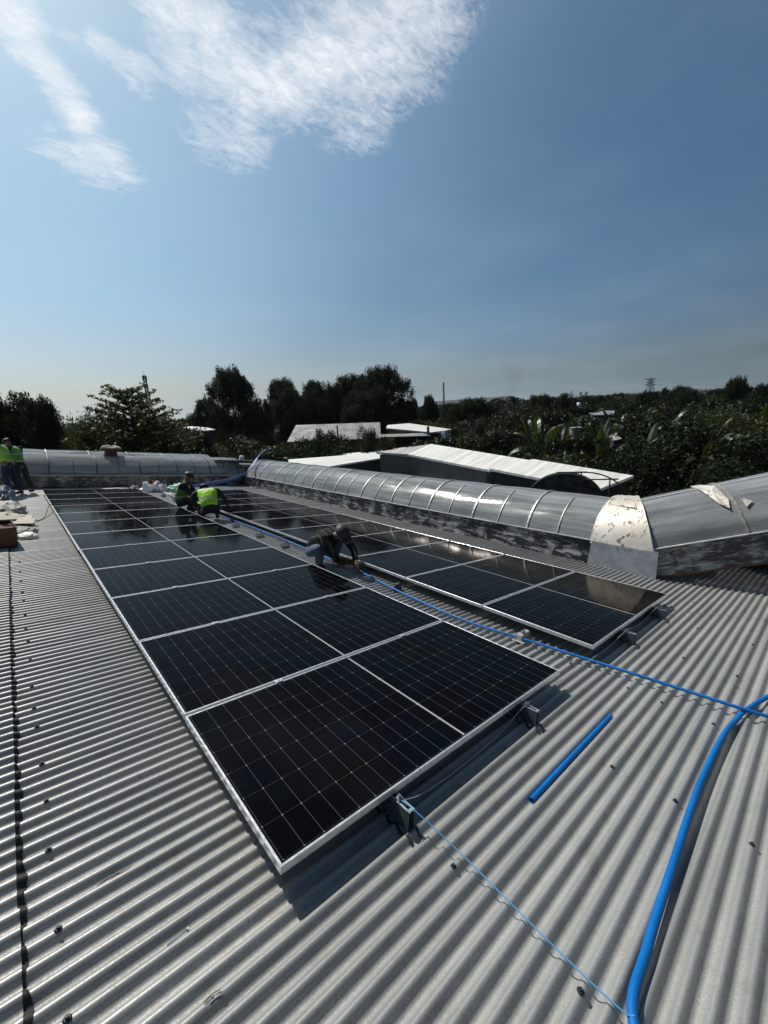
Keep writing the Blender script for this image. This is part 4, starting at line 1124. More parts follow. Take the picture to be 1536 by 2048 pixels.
def palm_proto():
    rng = np.random.RandomState(5); root = empty('palm_tree'); Vl = []; bm = bmesh.new()
    tube(bm, [(0, 0, 0), (.01, 0, .4), (0, 0, .84)], [.02, .014, .012], 8); obj('trunk', bm, BARK, root, smooth=True)
    Q = []
    for k in range(16):
        a = 2 * PI * k / 16 + rng.uniform(-.2, .2); el = rng.uniform(-.1, 1.1); L = .24
        d = np.array([math.cos(a), math.sin(a), 0]); s = np.array([-math.sin(a), math.cos(a), 0])
        for i in range(14):
            t = (i + 1) / 14
            c = np.array([0, 0, .84]) + d * L * t * math.cos(el * .6) + np.array([0, 0, L * (math.sin(el) * t - .75 * t * t)])
            for sg in (-1, 1):
                tip = c + s * sg * .06 * (1.1 - t) + d * .03 - np.array([0, 0, .035])
                wv_ = d * .007
                Q.append([c - wv_, c + wv_, tip + wv_ * .3, tip - wv_ * .3])
    Vv = np.array(Q).reshape(-1, 3); link('crown', npmesh('crown', Vv, np.arange(len(Vv)).reshape(-1, 4)), LEAFD, root)
    reg(root); return root
PROT['palm'] = palm_proto()
used = set()
def plant(kind, pos, h, wid, label, cat, group=None, rz=None, name=None):
    pr = PROT[kind]
    o = pr if kind not in used else copy_tree(pr); used.add(kind)
    o.matrix_world = WM((pos.x, pos.y, GROUND), rt.uniform(0, 6.28) if rz is None else rz, (wid, wid, h))
    tag(o, label, cat, group); return o
def tree_at(kind, u, v, D, wpx, label, group=None, cat='tree', wk=1.0, rz=None):
    p = P(u, v, D); depth = (MR.inverted() @ (p - CAM_W)).dot(Vector(RC[2]))
    wid = wpx / FPX * abs(depth) * wk
    return plant(kind, p, p.z - GROUND, wid, label, cat, group, rz)
tt = tier_tree(); p = P(250, 768, 30)
tt.matrix_world = WM((p.x, p.y, GROUND), .6, (6.9, 6.9, p.z - GROUND))
tag(tt, 'sunlit tree with flat layered branches, behind the far rooflight at the left', 'tree')
# notable trees, left to right
tree_at('tallB', -20, 775, 36, 170, 'dark tree cut by the left edge of the photo', rz=1.0)
tree_at('tallC', 75, 800, 34, 110, 'dark rounded tree standing left of the layered tree', rz=2.0)
tree_at('bushY', 170, 822, 31, 90, 'yellowish bush at the left foot of the layered tree', cat='bush')
tree_at('bushC', 325, 818, 30, 110, 'dark bush at the right foot of the layered tree', cat='bush')
tree_at('tallA', 457, 738, 52, 118, 'tall full-crowned tree, tallest left of centre', rz=.4)
tree_at('tallC', 412, 800, 56, 81, 'smaller tree tucked against the left of the tall full-crowned tree')
tree_at('tallB', 505, 795, 56, 81, 'smaller tree tucked against the right of the tall full-crowned tree')
tree_at('tallC', 562, 760, 62, 94, 'first dark tree of the clump behind the small grey-roofed house', rz=2)
tree_at('tallB', 592, 780, 60, 94, 'lower tree second in the clump behind the grey-roofed house')
tree_at('tallC', 625, 764, 64, 75, 'pointed tree third in the clump behind the grey-roofed house', rz=4)
tree_at('tallB', 665, 758, 62, 99, 'broad tree fourth in the clump behind the grey-roofed house')
tree_at('tallC', 706, 752, 63, 94, 'tree fifth in the clump behind the grey-roofed house')
tree_at('tallA', 764, 736, 60, 124, 'tallest tree, right-hand end of the clump behind the house', rz=2.6)
tree_at('tallB', 735, 775, 57, 108, 'lower tree in front of the tallest right-hand tree of the clump')
tree_at('tallC', 858, 792, 66, 38, 'lone dark small tree right of the clump')
tree_at('tallB', 824, 798, 72, 36, 'hazy small tree between the clump and the lone small tree')
tree_at('palm', 1008, 779, 62, 60, 'palm tree rising above the thicket under the smoke', cat='palm', wk=2.0)
tree_at('tallC', 1168, 792, 190, 34, 'distant dark tree left of the pylon'); tree_at('tallB', 1215, 790, 200, 18, 'distant small round tree just left of the far hill')
tree_at('tallC', 1243, 786, 170, 20, 'distant thin tree between the hill and the pylon'); tree_at('tallB', 1295, 782, 150, 22, 'dark tree at the foot of the pylon')
tree_at('tallB', 1333, 777, 120, 28, 'small tree just right of the pylon'); tree_at('tallC', 1366, 775, 110, 38, 'rounded tree second right of the pylon')
tree_at('tallA', 1478, 756, 70, 54, 'tall round tree near the right edge on the skyline', rz=1.5); tree_at('tallC', 1528, 770, 64, 60, 'tree cut by the right edge on the skyline')
tree_at('tallC', 1425, 782, 90, 40, 'low skyline tree left of the tall round one'); 
# bananas
rr = random.Random(21); ban = []
for i in range(34):
    u = rr.uniform(1040, 1560) if i < 34 else rr.uniform(700, 1050); v = rr.uniform(776, 815) - (u - 1060) * .035 if i < 34 else rr.uniform(805, 825)
    D = rr.uniform(25, 42) if i < 34 else rr.uniform(45, 70)
    _o = tree_at(rr.choice(('banA', 'banB')), u, v, D, rr.uniform(60, 95) * 30 / D * 1.6, 'banana plant with long arching leaves in the thicket', 'banana plants in the thicket', 'banana plant'); ban.append((u, D, _o, 'banana plant with long arching leaves'))
for i, (u, v, D) in enumerate(((1240, 832, 26), (1330, 815, 28), (1420, 800, 27))):
    tree_at('banA' if i % 2 else 'banB', u, v, D, 120, ('large banana plant with pale upright leaves, %s of the three nearest' % ('left', 'middle', 'right')[i]), None, 'banana plant')
# scattered bushes filling the fields
def inpoly(x, y, poly):
    c = False; n = len(poly); j = n - 1
    for i in range(n):
        if (poly[i][1] > y) != (poly[j][1] > y) and x < (poly[j][0] - poly[i][0]) * (y - poly[i][1]) / (poly[j][1] - poly[i][1]) + poly[i][0]: c = not c
        j = i
    return c
AVOID = []     # filled by the buildings
SECT = [(-200, 'behind the standing workers'), (95, 'left of the layered tree'), (190, 'under the layered tree'), (350, 'right of the layered tree'), (440, 'below the tall full-crowned tree'), (560, 'before the grey-roofed house'), (760, 'before the open white shed'), (910, 'left of the palm'), (1000, 'below the palm'), (1080, 'left of the water tank'), (1165, 'right of the water tank'), (1250, 'below the pylon'), (1330, 'above the metal collar'), (1420, 'near the right edge'), (1490, 'at the right edge')]
ORDN = ['nearest'] + ['%s back' % w for w in 'second third fourth fifth sixth seventh eighth ninth tenth eleventh twelfth thirteenth fourteenth fifteenth sixteenth seventeenth eighteenth nineteenth twentieth'.split()] + ['%s back' % w for w in ('21st', '22nd', '23rd', '24th', '25th', '26th', '27th', '28th', '29th', '30th')]
def relabel(items, what):
    d = {}
    for (u, D, o, w) in items:
        s_ = [t for a, t in SECT if u >= a][-1]; d.setdefault((s_), []).append((D, o, w))
    for s_, l in d.items():
        for i, (D, o, w) in enumerate(sorted(l, key=lambda t: t[0])): o['label'] = '%s, %s of those %s' % (w, ORDN[min(i, 29)], s_)

# ------------------------------------------------------------------ neighbouring buildings
def along(p, d, u, v):
    """point on the line p + t d closest to the sight line through (u,v)"""
    r = ray(u, v).normalized(); d = d.normalized(); w = p - CAM_W
    bdot = d.dot(r); t = (bdot * r.dot(w) - d.dot(w)) / (1 - bdot * bdot)
    return p + d * t
def at_z(u, v, z):
    r = ray(u, v); return CAM_W + r * ((z - CAM_W.z) / r.z)
def centred(bm):
    c = Vector((0, 0, 0)); n = len(bm.verts)
    xs = [v.co for v in bm.verts]; c = Vector((sum(p.x for p in xs) / n, sum(p.y for p in xs) / n, min(p.z for p in xs)))
    for v in bm.verts: v.co -= c
    return c
def roofbuilding(name, label, polys, wall_m, roof_m, th=.07, inset=.12, cat='building', group=None):
    """polys: list of 3D corner lists (roof planes); a wall shell drops from the outline of each"""
    cen = sum((p for q in polys for p in q), Vector()) / sum(len(q) for q in polys)
    root = empty(name, Matrix.Translation((cen.x, cen.y, GROUND)), label, cat, group); off = Vector((cen.x, cen.y, GROUND))
    for q in polys:
        bm = bmesh.new(); slab(bm, [p - off for p in q], th)
        obj('roof', bm, roof_m, root)
        c = sum(q, Vector()) / len(q); bm = bmesh.new()
        ins = [p + (c - p).normalized() * inset - Vector((0, 0, th + .02)) - off for p in q]
        n = len(ins); t = [bm.verts.new(p) for p in ins]; l = [bm.verts.new((p.x, p.y, -.2)) for p in ins]
        for i in range(n): bm.faces.new((t[i], t[(i + 1) % n], l[(i + 1) % n], l[i]))
        bm.faces.new(t)
        bmesh.ops.recalc_face_normals(bm, faces=bm.faces)
        obj('wall', bm, wall_m[polys.index(q)] if isinstance(wall_m, list) else wall_m, root)
        AVOID.append([(p.x, p.y) for p in q])
    return root
dv = ray(-110, 725).normalized()
Cc = P(1196, 979, 11.6); Dd = along(Cc, dv, 813, 912)
Bb = at_z(1267, 951, Cc.z + .22); Aa = along(Bb, dv, 862, 890)
S1 = along(Bb, dv, 1066, 922); S2 = along(Cc, dv, 977, 943)
Ee = at_z(753, 904, (Aa.z + Dd.z) / 2 - .05)
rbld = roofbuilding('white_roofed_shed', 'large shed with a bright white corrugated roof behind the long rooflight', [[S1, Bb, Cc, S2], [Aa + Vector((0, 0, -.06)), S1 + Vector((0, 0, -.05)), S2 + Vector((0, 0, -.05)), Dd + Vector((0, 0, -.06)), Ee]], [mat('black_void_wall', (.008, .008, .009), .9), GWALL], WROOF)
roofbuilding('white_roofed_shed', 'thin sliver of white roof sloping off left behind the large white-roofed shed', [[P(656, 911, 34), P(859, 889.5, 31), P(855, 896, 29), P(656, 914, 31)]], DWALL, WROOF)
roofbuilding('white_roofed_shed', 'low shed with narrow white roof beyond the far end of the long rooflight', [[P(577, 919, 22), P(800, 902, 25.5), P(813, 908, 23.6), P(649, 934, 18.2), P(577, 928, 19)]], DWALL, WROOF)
bm = bmesh.new(); box(bm, (0, 0, 0), (1.6, 15.5, .05)); 
tag(obj('lean_to_roof', bm, ZROOF, None, RM(9.4, 8.6, .52)), 'grey lean-to roof strip behind the long rooflight', 'roof')
# small grey-roofed house
hr = [P(592, 850, 45), P(760, 844.5, 45)]
h_e = [P(574, 884, 41), P(762, 876, 41)]
back = [hr[1] + (hr[1] - h_e[1]) * 1.0, hr[0] + (hr[0] - h_e[0]) * 1.0]; back[0].z = h_e[1].z; back[1].z = h_e[0].z
house = roofbuilding('small_house', 'small house with an old grey gabled roof among the trees', [[hr[0], hr[1], h_e[1], h_e[0]], [hr[1], hr[0], back[1], back[0]]], GWALL, ZROOF)
wh = empty('open_shed', Matrix.Translation((P(830, 860, 43).x, P(830, 860, 43).y, GROUND)), 'open-sided shed with a flat white roof right of the grey-roofed house', 'shed'); off = wh.location.copy()
bm = bmesh.new(); slab(bm, [q - off for q in (P(775, 850, 47), P(818, 846.5, 48), P(903, 858.5, 44), P(863, 864.5, 39.5), P(772, 856, 41))], .12); obj('roof', bm, WROOF, wh)
bm = bmesh.new(); slab(bm, [q - off for q in (P(757, 869, 38.5), P(845, 866, 38.2), P(862, 871, 36), P(760, 874, 36))], .08); obj('lean_to_roof', bm, ZROOF, wh)
for (u, v, D, w, m) in ((856, 853, 36.5, .16, GWALL), (889, 861, 41, .5, PLASTW), (901, 861, 43, .16, GWALL), (803, 868, 38, .14, DWALL)):
    q = P(u, v, D) - off; bm = bmesh.new(); box(bm, (q.x, q.y, q.z / 2), (w, w, q.z)); obj('post', bm, m, wh)
bm = bmesh.new(); q0 = P(790, 862, 43) - off; q1 = P(895, 862, 46) - off
slab(bm, [Vector((q0.x, q0.y, q0.z - .3)), Vector((q1.x, q1.y, q1.z - .3)), Vector((q1.x, q1.y, 0)), Vector((q0.x, q0.y, 0))], .1, Vector((0, 1, 0))); obj('wall', bm, DWALL, wh)
AVOID.append([(P(760, 880, 34).x, P(760, 880, 34).y), (P(905, 880, 34).x, P(905, 880, 34).y), (P(905, 880, 48).x, P(905, 880, 48).y), (P(760, 880, 48).x, P(760, 880, 48).y)])
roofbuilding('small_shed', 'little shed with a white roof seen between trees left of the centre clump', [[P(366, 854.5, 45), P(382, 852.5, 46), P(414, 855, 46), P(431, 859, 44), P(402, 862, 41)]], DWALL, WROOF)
hs = roofbuilding('small_shed', 'distant pale-roofed shed with a white pipe, in the thicket below the far hill', [[P(1172, 822, 60), P(1229, 821, 62), P(1229, 829, 56), P(1186, 830, 55)]], DWALL, ZROOF)
bm = bmesh.new(); q = P(1171, 824, 58); q2 = P(1158, 812, 58); q3 = P(1158, 805, 58); off = hs.location
tube(bm, [q - off, q2 - off, q3 - off], [.22, .22, .26], 10); obj('flue', bm, PLASTW, hs, smooth=True)
roofbuilding('tarp_shelter', 'low shelter with a crumpled pale tarpaulin roof in the thicket, right of the water tank', [[P(1206, 875, 29), P(1231, 868, 30.5), P(1244, 877, 28.5), P(1228, 881, 27.5)]], DWALL, ZROOF)
# water tank on a stand
p = P(1152, 853, 31); tk = empty('water_tank', Matrix.Translation((p.x, p.y, GROUND)), 'round grey water tank on a stand rising out of the thicket', 'water tank'); hz = p.z - GROUND
bm = bmesh.new(); r_ = .40
prof = [(0, hz), (.18, hz - .01), (.36, hz - .05), (.41, hz - .07), (.41, hz - .11), (.385, hz - .12)] + [(.385 - .012 * (k % 2), hz - .16 - .06 * k) for k in range(10)] + [(.40, hz - .8), (0, hz - .8)]
rings = [[bm.verts.new((x * math.cos(2 * PI * k / 20), x * math.sin(2 * PI * k / 20), z)) for k in range(20)] for x, z in prof[1:-1]]
for i in range(len(rings) - 1):
    for k in range(20): bm.faces.new((rings[i][k], rings[i + 1][k], rings[i + 1][(k + 1) % 20], rings[i][(k + 1) % 20]))
bm.faces.new(rings[0]); bm.faces.new(rings[-1][::-1]); obj('tank', bm, mat('concrete_tank', (.20, .20, .17), .8, nscale=5, namp=.3), tk, smooth=True, angle=40)
bm = bmesh.new()
for sx in (-1, 1):
    for sy in (-1, 1): box(bm, (sx * .3, sy * .3, (hz - .85) / 2), (.08, .08, hz - .85))
box(bm, (0, 0, hz - .84), (.9, .9, .06)); obj('stand', bm, DARKSTEEL, tk)
def pole(u, v, D, r, m, label, name='utility_pole', extra=None):
    p = P(u, v, D); h = p.z - GROUND; bm = bmesh.new(); tube(bm, [(0, 0, 0), (0, 0, h)], [r, r * .75], 8)
    if extra: extra(bm, h)
    return tag(obj(name, bm, m, None, Matrix.Translation((p.x, p.y, GROUND))), label, 'pole')
pole(674, 851, 38, .09, GWALL, 'thin grey pole in front of the grey-roofed house')
pole(1130, 904, 19, .05, PLASTW, 'short pale post among bushes behind the white roof', 'post')
# tarp-covered end of another arched vent behind the long rooflight, with a bare frame
vc = P(1128, 1004, 10.6); fr = Vector((vc.x - CAM_W.x, vc.y - CAM_W.y, 0)).normalized(); sdv = Vector((fr.y, -fr.x, 0))
av = empty('arched_vent', Matrix.Translation(vc), 'dark arched vent end with a broken bare frame, in front of the white shed roof', 'vent')
def ap(a, r, t, sx=0, h=.80): return sdv * (r * math.cos(a) + sx) + Vector((0, 0, r * math.sin(a) * h)) + fr * t
bm = bmesh.new(); n = 18
t_ = [bm.verts.new(ap(PI * i / n, .86, 0)) for i in range(n + 1)]; b_ = [bm.verts.new(ap(PI * i / n, .86, .3)) for i in range(n + 1)]
bm.faces.new(t_); bm.faces.new(b_[::-1])
for i in range(n): bm.faces.new((t_[i], b_[i], b_[i + 1], t_[i + 1]))
lo = [t_[0], t_[-1], b_[-1], b_[0]]; bm.faces.new(lo); bmesh.ops.recalc_face_normals(bm, faces=bm.faces)
obj('covering', bm, mat('dark_tarp', (.028, .030, .034), .95, spec=.05, nscale=4, namp=.5, bump=1.0, bscale=5), av)
bm = bmesh.new()
tube(bm, [ap(PI * .62 - PI * .62 * i / 14, .92, -.05, .42) for i in range(15)], .017, 6)
tube(bm, [ap(PI * .5, .90, -.02, -.20), ap(PI * .5, .93, -.05, .46)], .017, 6)
tube(bm, [ap(PI * .5, .93, -.05, .34), ap(PI * .5, .72, -.05, .34)], .015, 6)
tube(bm, [ap(PI * .5, .70, -.05, .36), ap(PI * .27, .98, -.05, .46)], .017, 6)
tube(bm, [ap(PI * .31, .92, -.05, .42), ap(PI * .15, .60, -.05, .40)], .015, 6)
obj('bare_frame', bm, mat('rust_black', (.02, .018, .016), .8), av)

# lattice masts
def lattice(root, h, w0, w1, seg, r, m):
    bm = bmesh.new()
    def cr(k, z):
        w = w0 + (w1 - w0) * z / h; return Vector(((1 if k in (0, 3) else -1) * w / 2, (1 if k < 2 else -1) * w / 2, z))
    for k in range(4): tube(bm, [cr(k, 0), cr(k, h)], r, 5)
    for s in range(seg):
        z0 = h * s / seg; z1 = h * (s + 1) / seg
        for k in range(4):
            tube(bm, [cr(k, z0), cr((k + 1) % 4, z1)], r * .6, 4); tube(bm, [cr((k + 1) % 4, z0), cr(k, z1)], r * .6, 4); tube(bm, [cr(k, z1), cr((k + 1) % 4, z1)], r * .6, 4)
    return obj('mast', bm, m, root)
STL = mat('mast_steel', (.10, .11, .12), .6, .3)
def pylon(u, v, D, label, wk=1.0):
    p = P(u, v, D); h = p.z - GROUND
    root = empty('power_pylon', WM((p.x, p.y, GROUND), rz=-.35), label, 'pylon')
    lattice(root, h, 6, 1.2, 9, .14 * wk, STL)
    bm = bmesh.new()
    for zf, L in ((.97, 5.2), (.88, 4.2), (.79, 5.0)):
        z = h * zf
        for s in (-1, 1):
            tube(bm, [(0, -.6, z), (s * L, 0, z + .2)], .12 * wk, 4); tube(bm, [(0, .6, z), (s * L, 0, z + .2)], .12 * wk, 4); tube(bm, [(0, 0, z + 1.2), (s * L, 0, z + .2)], .10 * wk, 4)
    obj('cross_arms', bm, STL, root); return root, p
_, pp = pylon(1302, 757, 300, 'lattice power pylon on the skyline at the right')
pylon(1162, 784, 820, 'tiny far pylon above the palm side of the skyline, left of a pair', 1.8); pylon(1173, 784, 820, 'tiny far pylon on the skyline, right of a pair', 1.8)
for i, (dz, lab) in enumerate(((-.6, 'top'), (-2.9, 'second'), (-5.2, 'lowest'))):
    e = P(1700, 752 + i * 5, 190); a = pp + Vector((0, 0, dz)); mid = (a + e) / 2 - Vector((0, 0, 3.0)); bm = bmesh.new()
    tube(bm, [q - a for q in spline([a, mid, e], 8)], .055, 4)
    tag(obj('power_line', bm, STL, None, Matrix.Translation(a)), '%s power line running right from the pylon' % lab, 'power line')
p = P(286.5, 742, 120); ct = empty('telecom_tower', WM((p.x, p.y, GROUND)), 'slim telecom tower with antennas rising behind the layered tree', 'tower'); h = p.z - GROUND
lattice(ct, h - 1.0, 1.2, .5, 18, .07, STL)
bm = bmesh.new()
for lev, z in ((0, h - 1.7), (1, h - 3.6)):
    for k in range(6):
        a = 2 * PI * k / 6 + lev * .4; box(bm, (math.cos(a) * .42, math.sin(a) * .42, z), (.16, .10, 1.1), rz=a)
        tube(bm, [(0, 0, z), (math.cos(a) * .42, math.sin(a) * .42, z)], .04, 4)
tube(bm, [(0, 0, h - 1), (0, 0, h)], .03, 5); obj('antennas', bm, STL, ct)
p = P(887, 765, 170); mm = empty('radio_mast', WM((p.x, p.y, GROUND)), 'thin radio mast on the skyline right of the tall tree clump', 'mast'); lattice(mm, p.z - GROUND, .7, .35, 26, .07, STL)
p = P(1264, 789, 320); mm = empty('radio_mast', WM((p.x, p.y, GROUND)), 'tiny mast left of the big pylon', 'mast'); lattice(mm, p.z - GROUND, .6, .4, 12, .12, STL)
p = P(1400, 783, 300); mm = empty('radio_mast', WM((p.x, p.y, GROUND)), 'tiny mast right of the big pylon', 'mast'); lattice(mm, p.z - GROUND, .6, .4, 12, .12, STL)
# viaduct far away
a = P(872, 806, 270); c_ = P(1030, 803.5, 230); d_ = (c_ - a); L = d_.length; ang = math.atan2(d_.y, d_.x); zt = a.z
vd = empty('viaduct', WM((a.x, a.y, GROUND), ang), 'long pale viaduct on the skyline left of the palm tree', 'viaduct')
bm = bmesh.new(); box(bm, (L / 2, 0, zt - GROUND - .6), (L, 7, 1.2)); obj('deck', bm, mat('pale_concrete', (.33, .33, .32), .8), vd)
bm = bmesh.new(); box(bm, (L / 2, -3.4, zt - GROUND + .5), (L, .2, .9)); obj('parapet', bm, mat('pale_concrete'), vd)
for k in range(9):
    bm = bmesh.new(); box(bm, (L * (k + .5) / 9, 0, (zt - GROUND - 1.2) / 2), (1.0, 3.5, zt - GROUND - 1.2)); obj('pier', bm, mat('pale_concrete'), vd)

# ------------------------------------------------------------------ thicket
for k in range(len(AVOID)):
    pass
AV2 = [[(x, y) for x, y in q] for q in AVOID]
ourroof = [(-7.5, -4), (13.4, -4), (13.4, 22.8), (-7.5, 22.8)]
def ok(x, y, m=1.3):
    if inpoly(x, y, ourroof): return False
    for q in AV2:
        cx = sum(a for a, _ in q) / len(q); cy = sum(b_ for _, b_ in q) / len(q)
        q2 = [(a + (a - cx) / (math.hypot(a - cx, b_ - cy) + .01) * m, b_ + (b_ - cy) / (math.hypot(a - cx, b_ - cy) + .01) * m) for a, b_ in q]
        if inpoly(x, y, q2): return False
    return True
rs2 = random.Random(77)
az0 = math.atan2(ray(-60, 860).x, ray(-60, 860).y); az1 = math.atan2(ray(1620, 780).x, ray(1620, 780).y)
KL = {'bushA': ('dark broadleaf shrub in the thicket behind the roofs', 'dark broadleaf shrubs'), 'bushB': ('dark glossy-leaved shrub in the thicket behind the roofs', 'glossy-leaved shrubs'),
      'bushC': ('low spreading shrub in the thicket behind the roofs', 'low spreading shrubs'), 'bushY': ('yellow-green shrub in the thicket behind the roofs', 'yellow-green shrubs')}
pts = []; cnt = 0; tries = 0; shr = []
def azof(u): return math.atan2(ray(u, 870).x, ray(u, 870).y)
while cnt < 215 and tries < 12000:
    tries += 1
    D = 17 * (85 / 17) ** (rs2.random() ** 1.0); az = rs2.uniform(az0, az1)
    if D < 24 and az < .75 and rs2.random() < .0: continue
    x = CAM_W.x + D * math.sin(az); y = CAM_W.y + D * math.cos(az)
    if not ok(x, y, 1.2 + D * .02): continue
    if D < 27 and azof(560) < az < azof(1070): continue
    mind = 1.7 + D * .040
    if any((x - a) ** 2 + (y - b_) ** 2 < mind * mind for a, b_ in pts): continue
    pts.append((x, y)); cnt += 1
    kind = rs2.choice(('bushA', 'bushA', 'bushB', 'bushB', 'bushC', 'bushC', 'bushY'))
    h = rs2.uniform(3.6, 5.0) + D * .020; frac = (az - az0) / (az1 - az0)
    if frac > .62: h += .5 + .35 * min(1, D / 40)
    # keep sight lines to the small houses open
    for (ua, ub, Dh, vmax) in ((572, 770, 44, 868), (765, 905, 44, 872), (362, 435, 44, 860), (1168, 1232, 60, 826), (1136, 1168, 30, 872), (1205, 1248, 28, 880)):
        if D < Dh:
            a1 = math.atan2(ray(ua, 860).x, ray(ua, 860).y); a2 = math.atan2(ray(ub, 860).x, ray(ub, 860).y)
            if a1 - 1.4 / D < az < a2 + 1.4 / D:
                top = P((ua + ub) / 2, vmax, D).z - GROUND; h = min(h, max(1.6, top * rs2.uniform(.9, 1.0)))
    wv_ = rs2.uniform(3.4, 5.2) * (1 + D * .006)
    _o = plant(kind, Vector((x, y, 0)), h, wv_, KL[kind][0], 'shrub', 'shrubs of the thicket')
    q_ = m3.transposed() @ (MR.to_3x3().transposed() @ (Vector((x, y, GROUND + h)) - CAM_W)); shr.append((768 - FPX * q_.x / q_.z, D, _o, KL[kind][0].split(' in the thicket')[0]))
# shrub fronts beside the grey-roofed house
for i, (u, v, D, w, k) in enumerate(((640, 862, 33, 60, 'bushA'), (705, 858, 34, 70, 'bushC'), (735, 862, 32, 50, 'bushB'), (610, 880, 30, 60, 'bushC'))):
    tree_at(k, u, v, D, w, ('first', 'second', 'third', 'lowest')[i] + ' shrub overlapping the grey house roof, counted from the left' if i < 3 else 'low shrub at the left foot of the grey-roofed house', None, 'shrub')
relabel(shr, 'shrub'); relabel(ban, 'banana')
for i, (u, v, D, w, k, lab) in enumerate(((385, 863, 37, 70, 'bushB', 'shrub hiding the left wall of the little white-roofed shed'), (425, 864, 36, 70, 'bushC', 'shrub hiding the right wall of the little white-roofed shed'),
        (1180, 832, 48, 60, 'bushC', 'shrub just under the white flue of the pale-roofed shed'), (1222, 832, 47, 60, 'bushA', 'shrub under the right end of the pale-roofed shed'), (1150, 872, 24, 80, 'bushB', 'shrub hiding the stand of the water tank'),
        (1215, 884, 23, 80, 'bushC', 'shrub under the left half of the tarpaulin shelter'), (1250, 880, 24, 80, 'bushA', 'shrub under the right half of the tarpaulin shelter'), (935, 868, 36, 90, 'bushC', 'shrub right of the open white shed'),
        (660, 868, 32, 60, 'bushB', 'dark shrub at the foot of the thin grey pole'), (770, 878, 31, 60, 'bushA', 'shrub between the grey-roofed house and the open shed'))):
    tree_at(k, u, v, D, w, lab, None, 'shrub')
# scattered taller trees that break the skyline on the right
rk = random.Random(5); tl_ = []
for i in range(34):
    u = rk.uniform(820, 1600); D = rk.uniform(55, 150); v = 863.5 - .05415 * (u - 9.5) - rk.uniform(-12, 15)
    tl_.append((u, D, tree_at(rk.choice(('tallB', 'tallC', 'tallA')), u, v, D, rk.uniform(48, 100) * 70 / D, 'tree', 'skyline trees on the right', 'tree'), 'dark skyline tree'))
relabel(tl_, 'tree')
# distant woodland: one mass
rng = np.random.RandomState(91); Q = []
N = 2600
D = 85 * (1100 / 85) ** rng.uniform(0, 1, N) ; az = rng.uniform(az0 - .05, az1 + .05, N)
frac = (az - az0) / (az1 - az0)
hgt = rng.uniform(3.2, 5.6, N) + D * .0075 * rng.uniform(.6, 1.3, N) 
cx = CAM_W.x + D * np.sin(az); cy = CAM_W.y + D * np.cos(az)
per = 34
Cn = np.stack([cx, cy, GROUND + hgt * .55], 1); Cn = np.repeat(Cn, per, 0); hh = np.repeat(hgt, per); DD = np.repeat(D, per)
d = rng.normal(size=Cn.shape); d /= np.linalg.norm(d, axis=1)[:, None]
wd_ = (2.2 + DD * .018)
Cn += d * np.stack([wd_, wd_, hh * .46], 1)
s = (.16 + DD * .0042)[:, None] * rng.uniform(.6, 1.3, (len(Cn), 1))
a_ = rng.normal(size=Cn.shape); a_ /= np.linalg.norm(a_, axis=1)[:, None]; b2 = np.cross(a_, rng.normal(size=Cn.shape)); b2 /= np.linalg.norm(b2, axis=1)[:, None]
VV = np.stack([Cn - a_ * s, Cn + b2 * s * .6, Cn + a_ * s, Cn - b2 * s * .6], 1).reshape(-1, 3)
tag(link('distant_woodland', npmesh('distant_woodland', VV, np.arange(len(VV)).reshape(-1, 4)), LEAFD), 'dark wooded plain stretching to the horizon', 'woodland', None, 'stuff')
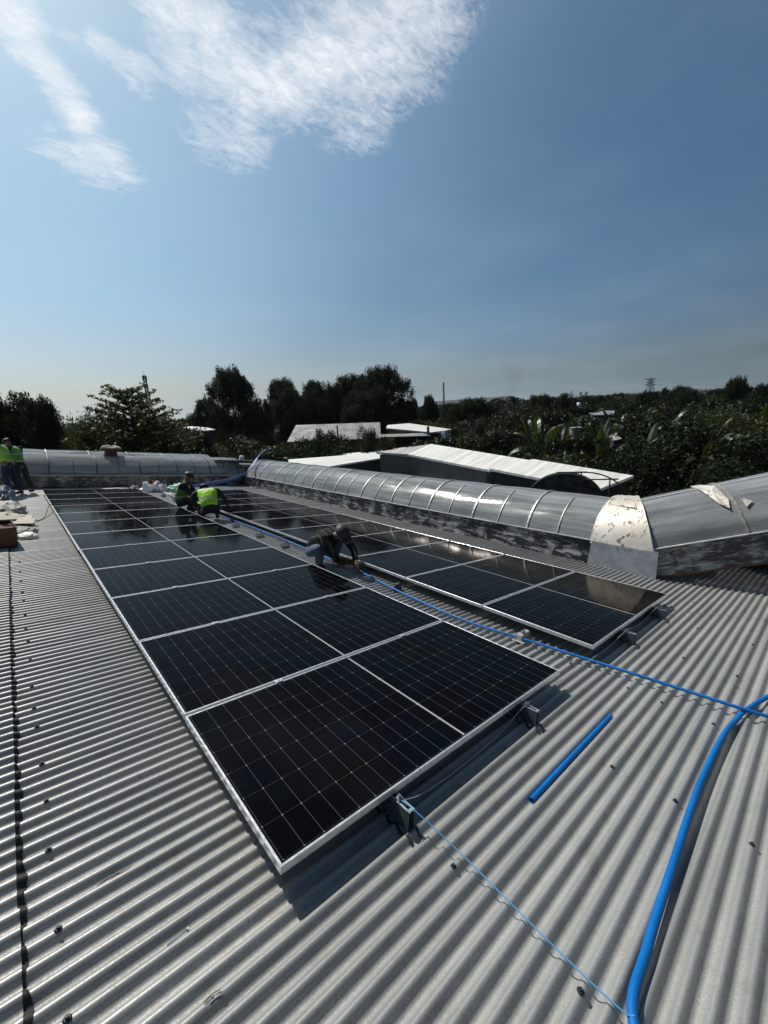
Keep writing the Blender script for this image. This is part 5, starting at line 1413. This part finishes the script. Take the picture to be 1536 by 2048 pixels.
# low hills on the horizon
bm = bmesh.new(); prev = None
for i in range(161):
    az = az0 - .2 + (az1 - az0 + .4) * i / 160; f = (az - az0) / (az1 - az0)
    hh_ = 14 + 16 * math.exp(-((f - .80) / .10) ** 2) + 12 * math.exp(-((f - .27) / .09) ** 2) + 3 * math.sin(f * 23) + 2 * math.sin(f * 61 + 1)
    q = [(CAM_W.x + r_ * math.sin(az), CAM_W.y + r_ * math.cos(az)) for r_ in (2300, 2500, 3100)]
    row = [bm.verts.new((q[0][0], q[0][1], GROUND - 2)), bm.verts.new((q[1][0], q[1][1], GROUND + hh_)), bm.verts.new((q[2][0], q[2][1], GROUND - 2))]
    if prev:
        for k in range(2): bm.faces.new((prev[k], row[k], row[k + 1], prev[k + 1]))
    prev = row
tag(obj('hills', bm, mat('hill_green', (.02, .03, .022), .95, nscale=.02, namp=.3), smooth=True), kind='structure')

# smoke plume far off
p = P(1018, 800, 210); bm = bmesh.new(); n = 12
tube(bm, [(0, 0, 0), (.6, 0, 6), (1.8, 0, 13), (4.2, 0, 21), (5.6, 0, 30)], [1.2, 3.0, 5.0, 7.2, 9.0], 14)
def f_smoke(m, t, q, bs, oc):
    t.nodes.remove(bs)
    sp = q.n('ShaderNodeSeparateXYZ', ins={0: oc}); nz = q.noise(oc, .16, 4, .6)
    dn = q.math('MULTIPLY', q.ramp(nz, .38, .7), q.ramp(sp.outputs[2], 2, 27, .085, .0))
    v = q.n('ShaderNodeVolumePrincipled', ins={'Color': (.36, .27, .26, 1), 'Density': dn})
    t.links.new(v.outputs[0], t.nodes['Material Output'].inputs['Volume'])
sm = obj('smoke', bm, mat('smoke', fn=f_smoke), None, Matrix.Translation((p.x, p.y, p.z - 3)), smooth=True); tag(sm, 'faint brownish smoke drifting up above the palm tree', 'smoke', None, 'stuff')

# unused prototypes must not stay at the origin
for k, o in PROT.items():
    if k not in used:
        def rm(x):
            for c in [c for c in bpy.data.objects if c.parent is x]: rm(c)
            bpy.data.objects.remove(x)
        rm(o)

# ------------------------------------------------------------------ haze
bm = bmesh.new(); box(bm, (0, 0, (GROUND - 4 + 75) / 2), (7600, 7600, 75 - GROUND + 4))
def f_haze(m, t, q, bs, oc):
    t.nodes.remove(bs)
    v = q.n('ShaderNodeVolumePrincipled', ins={'Color': (.80, .88, .95, 1), 'Density': .00009, 'Anisotropy': .3})
    t.links.new(v.outputs[0], t.nodes['Material Output'].inputs['Volume'])
tag(obj('haze', bm, mat('haze', fn=f_haze)), kind='stuff')
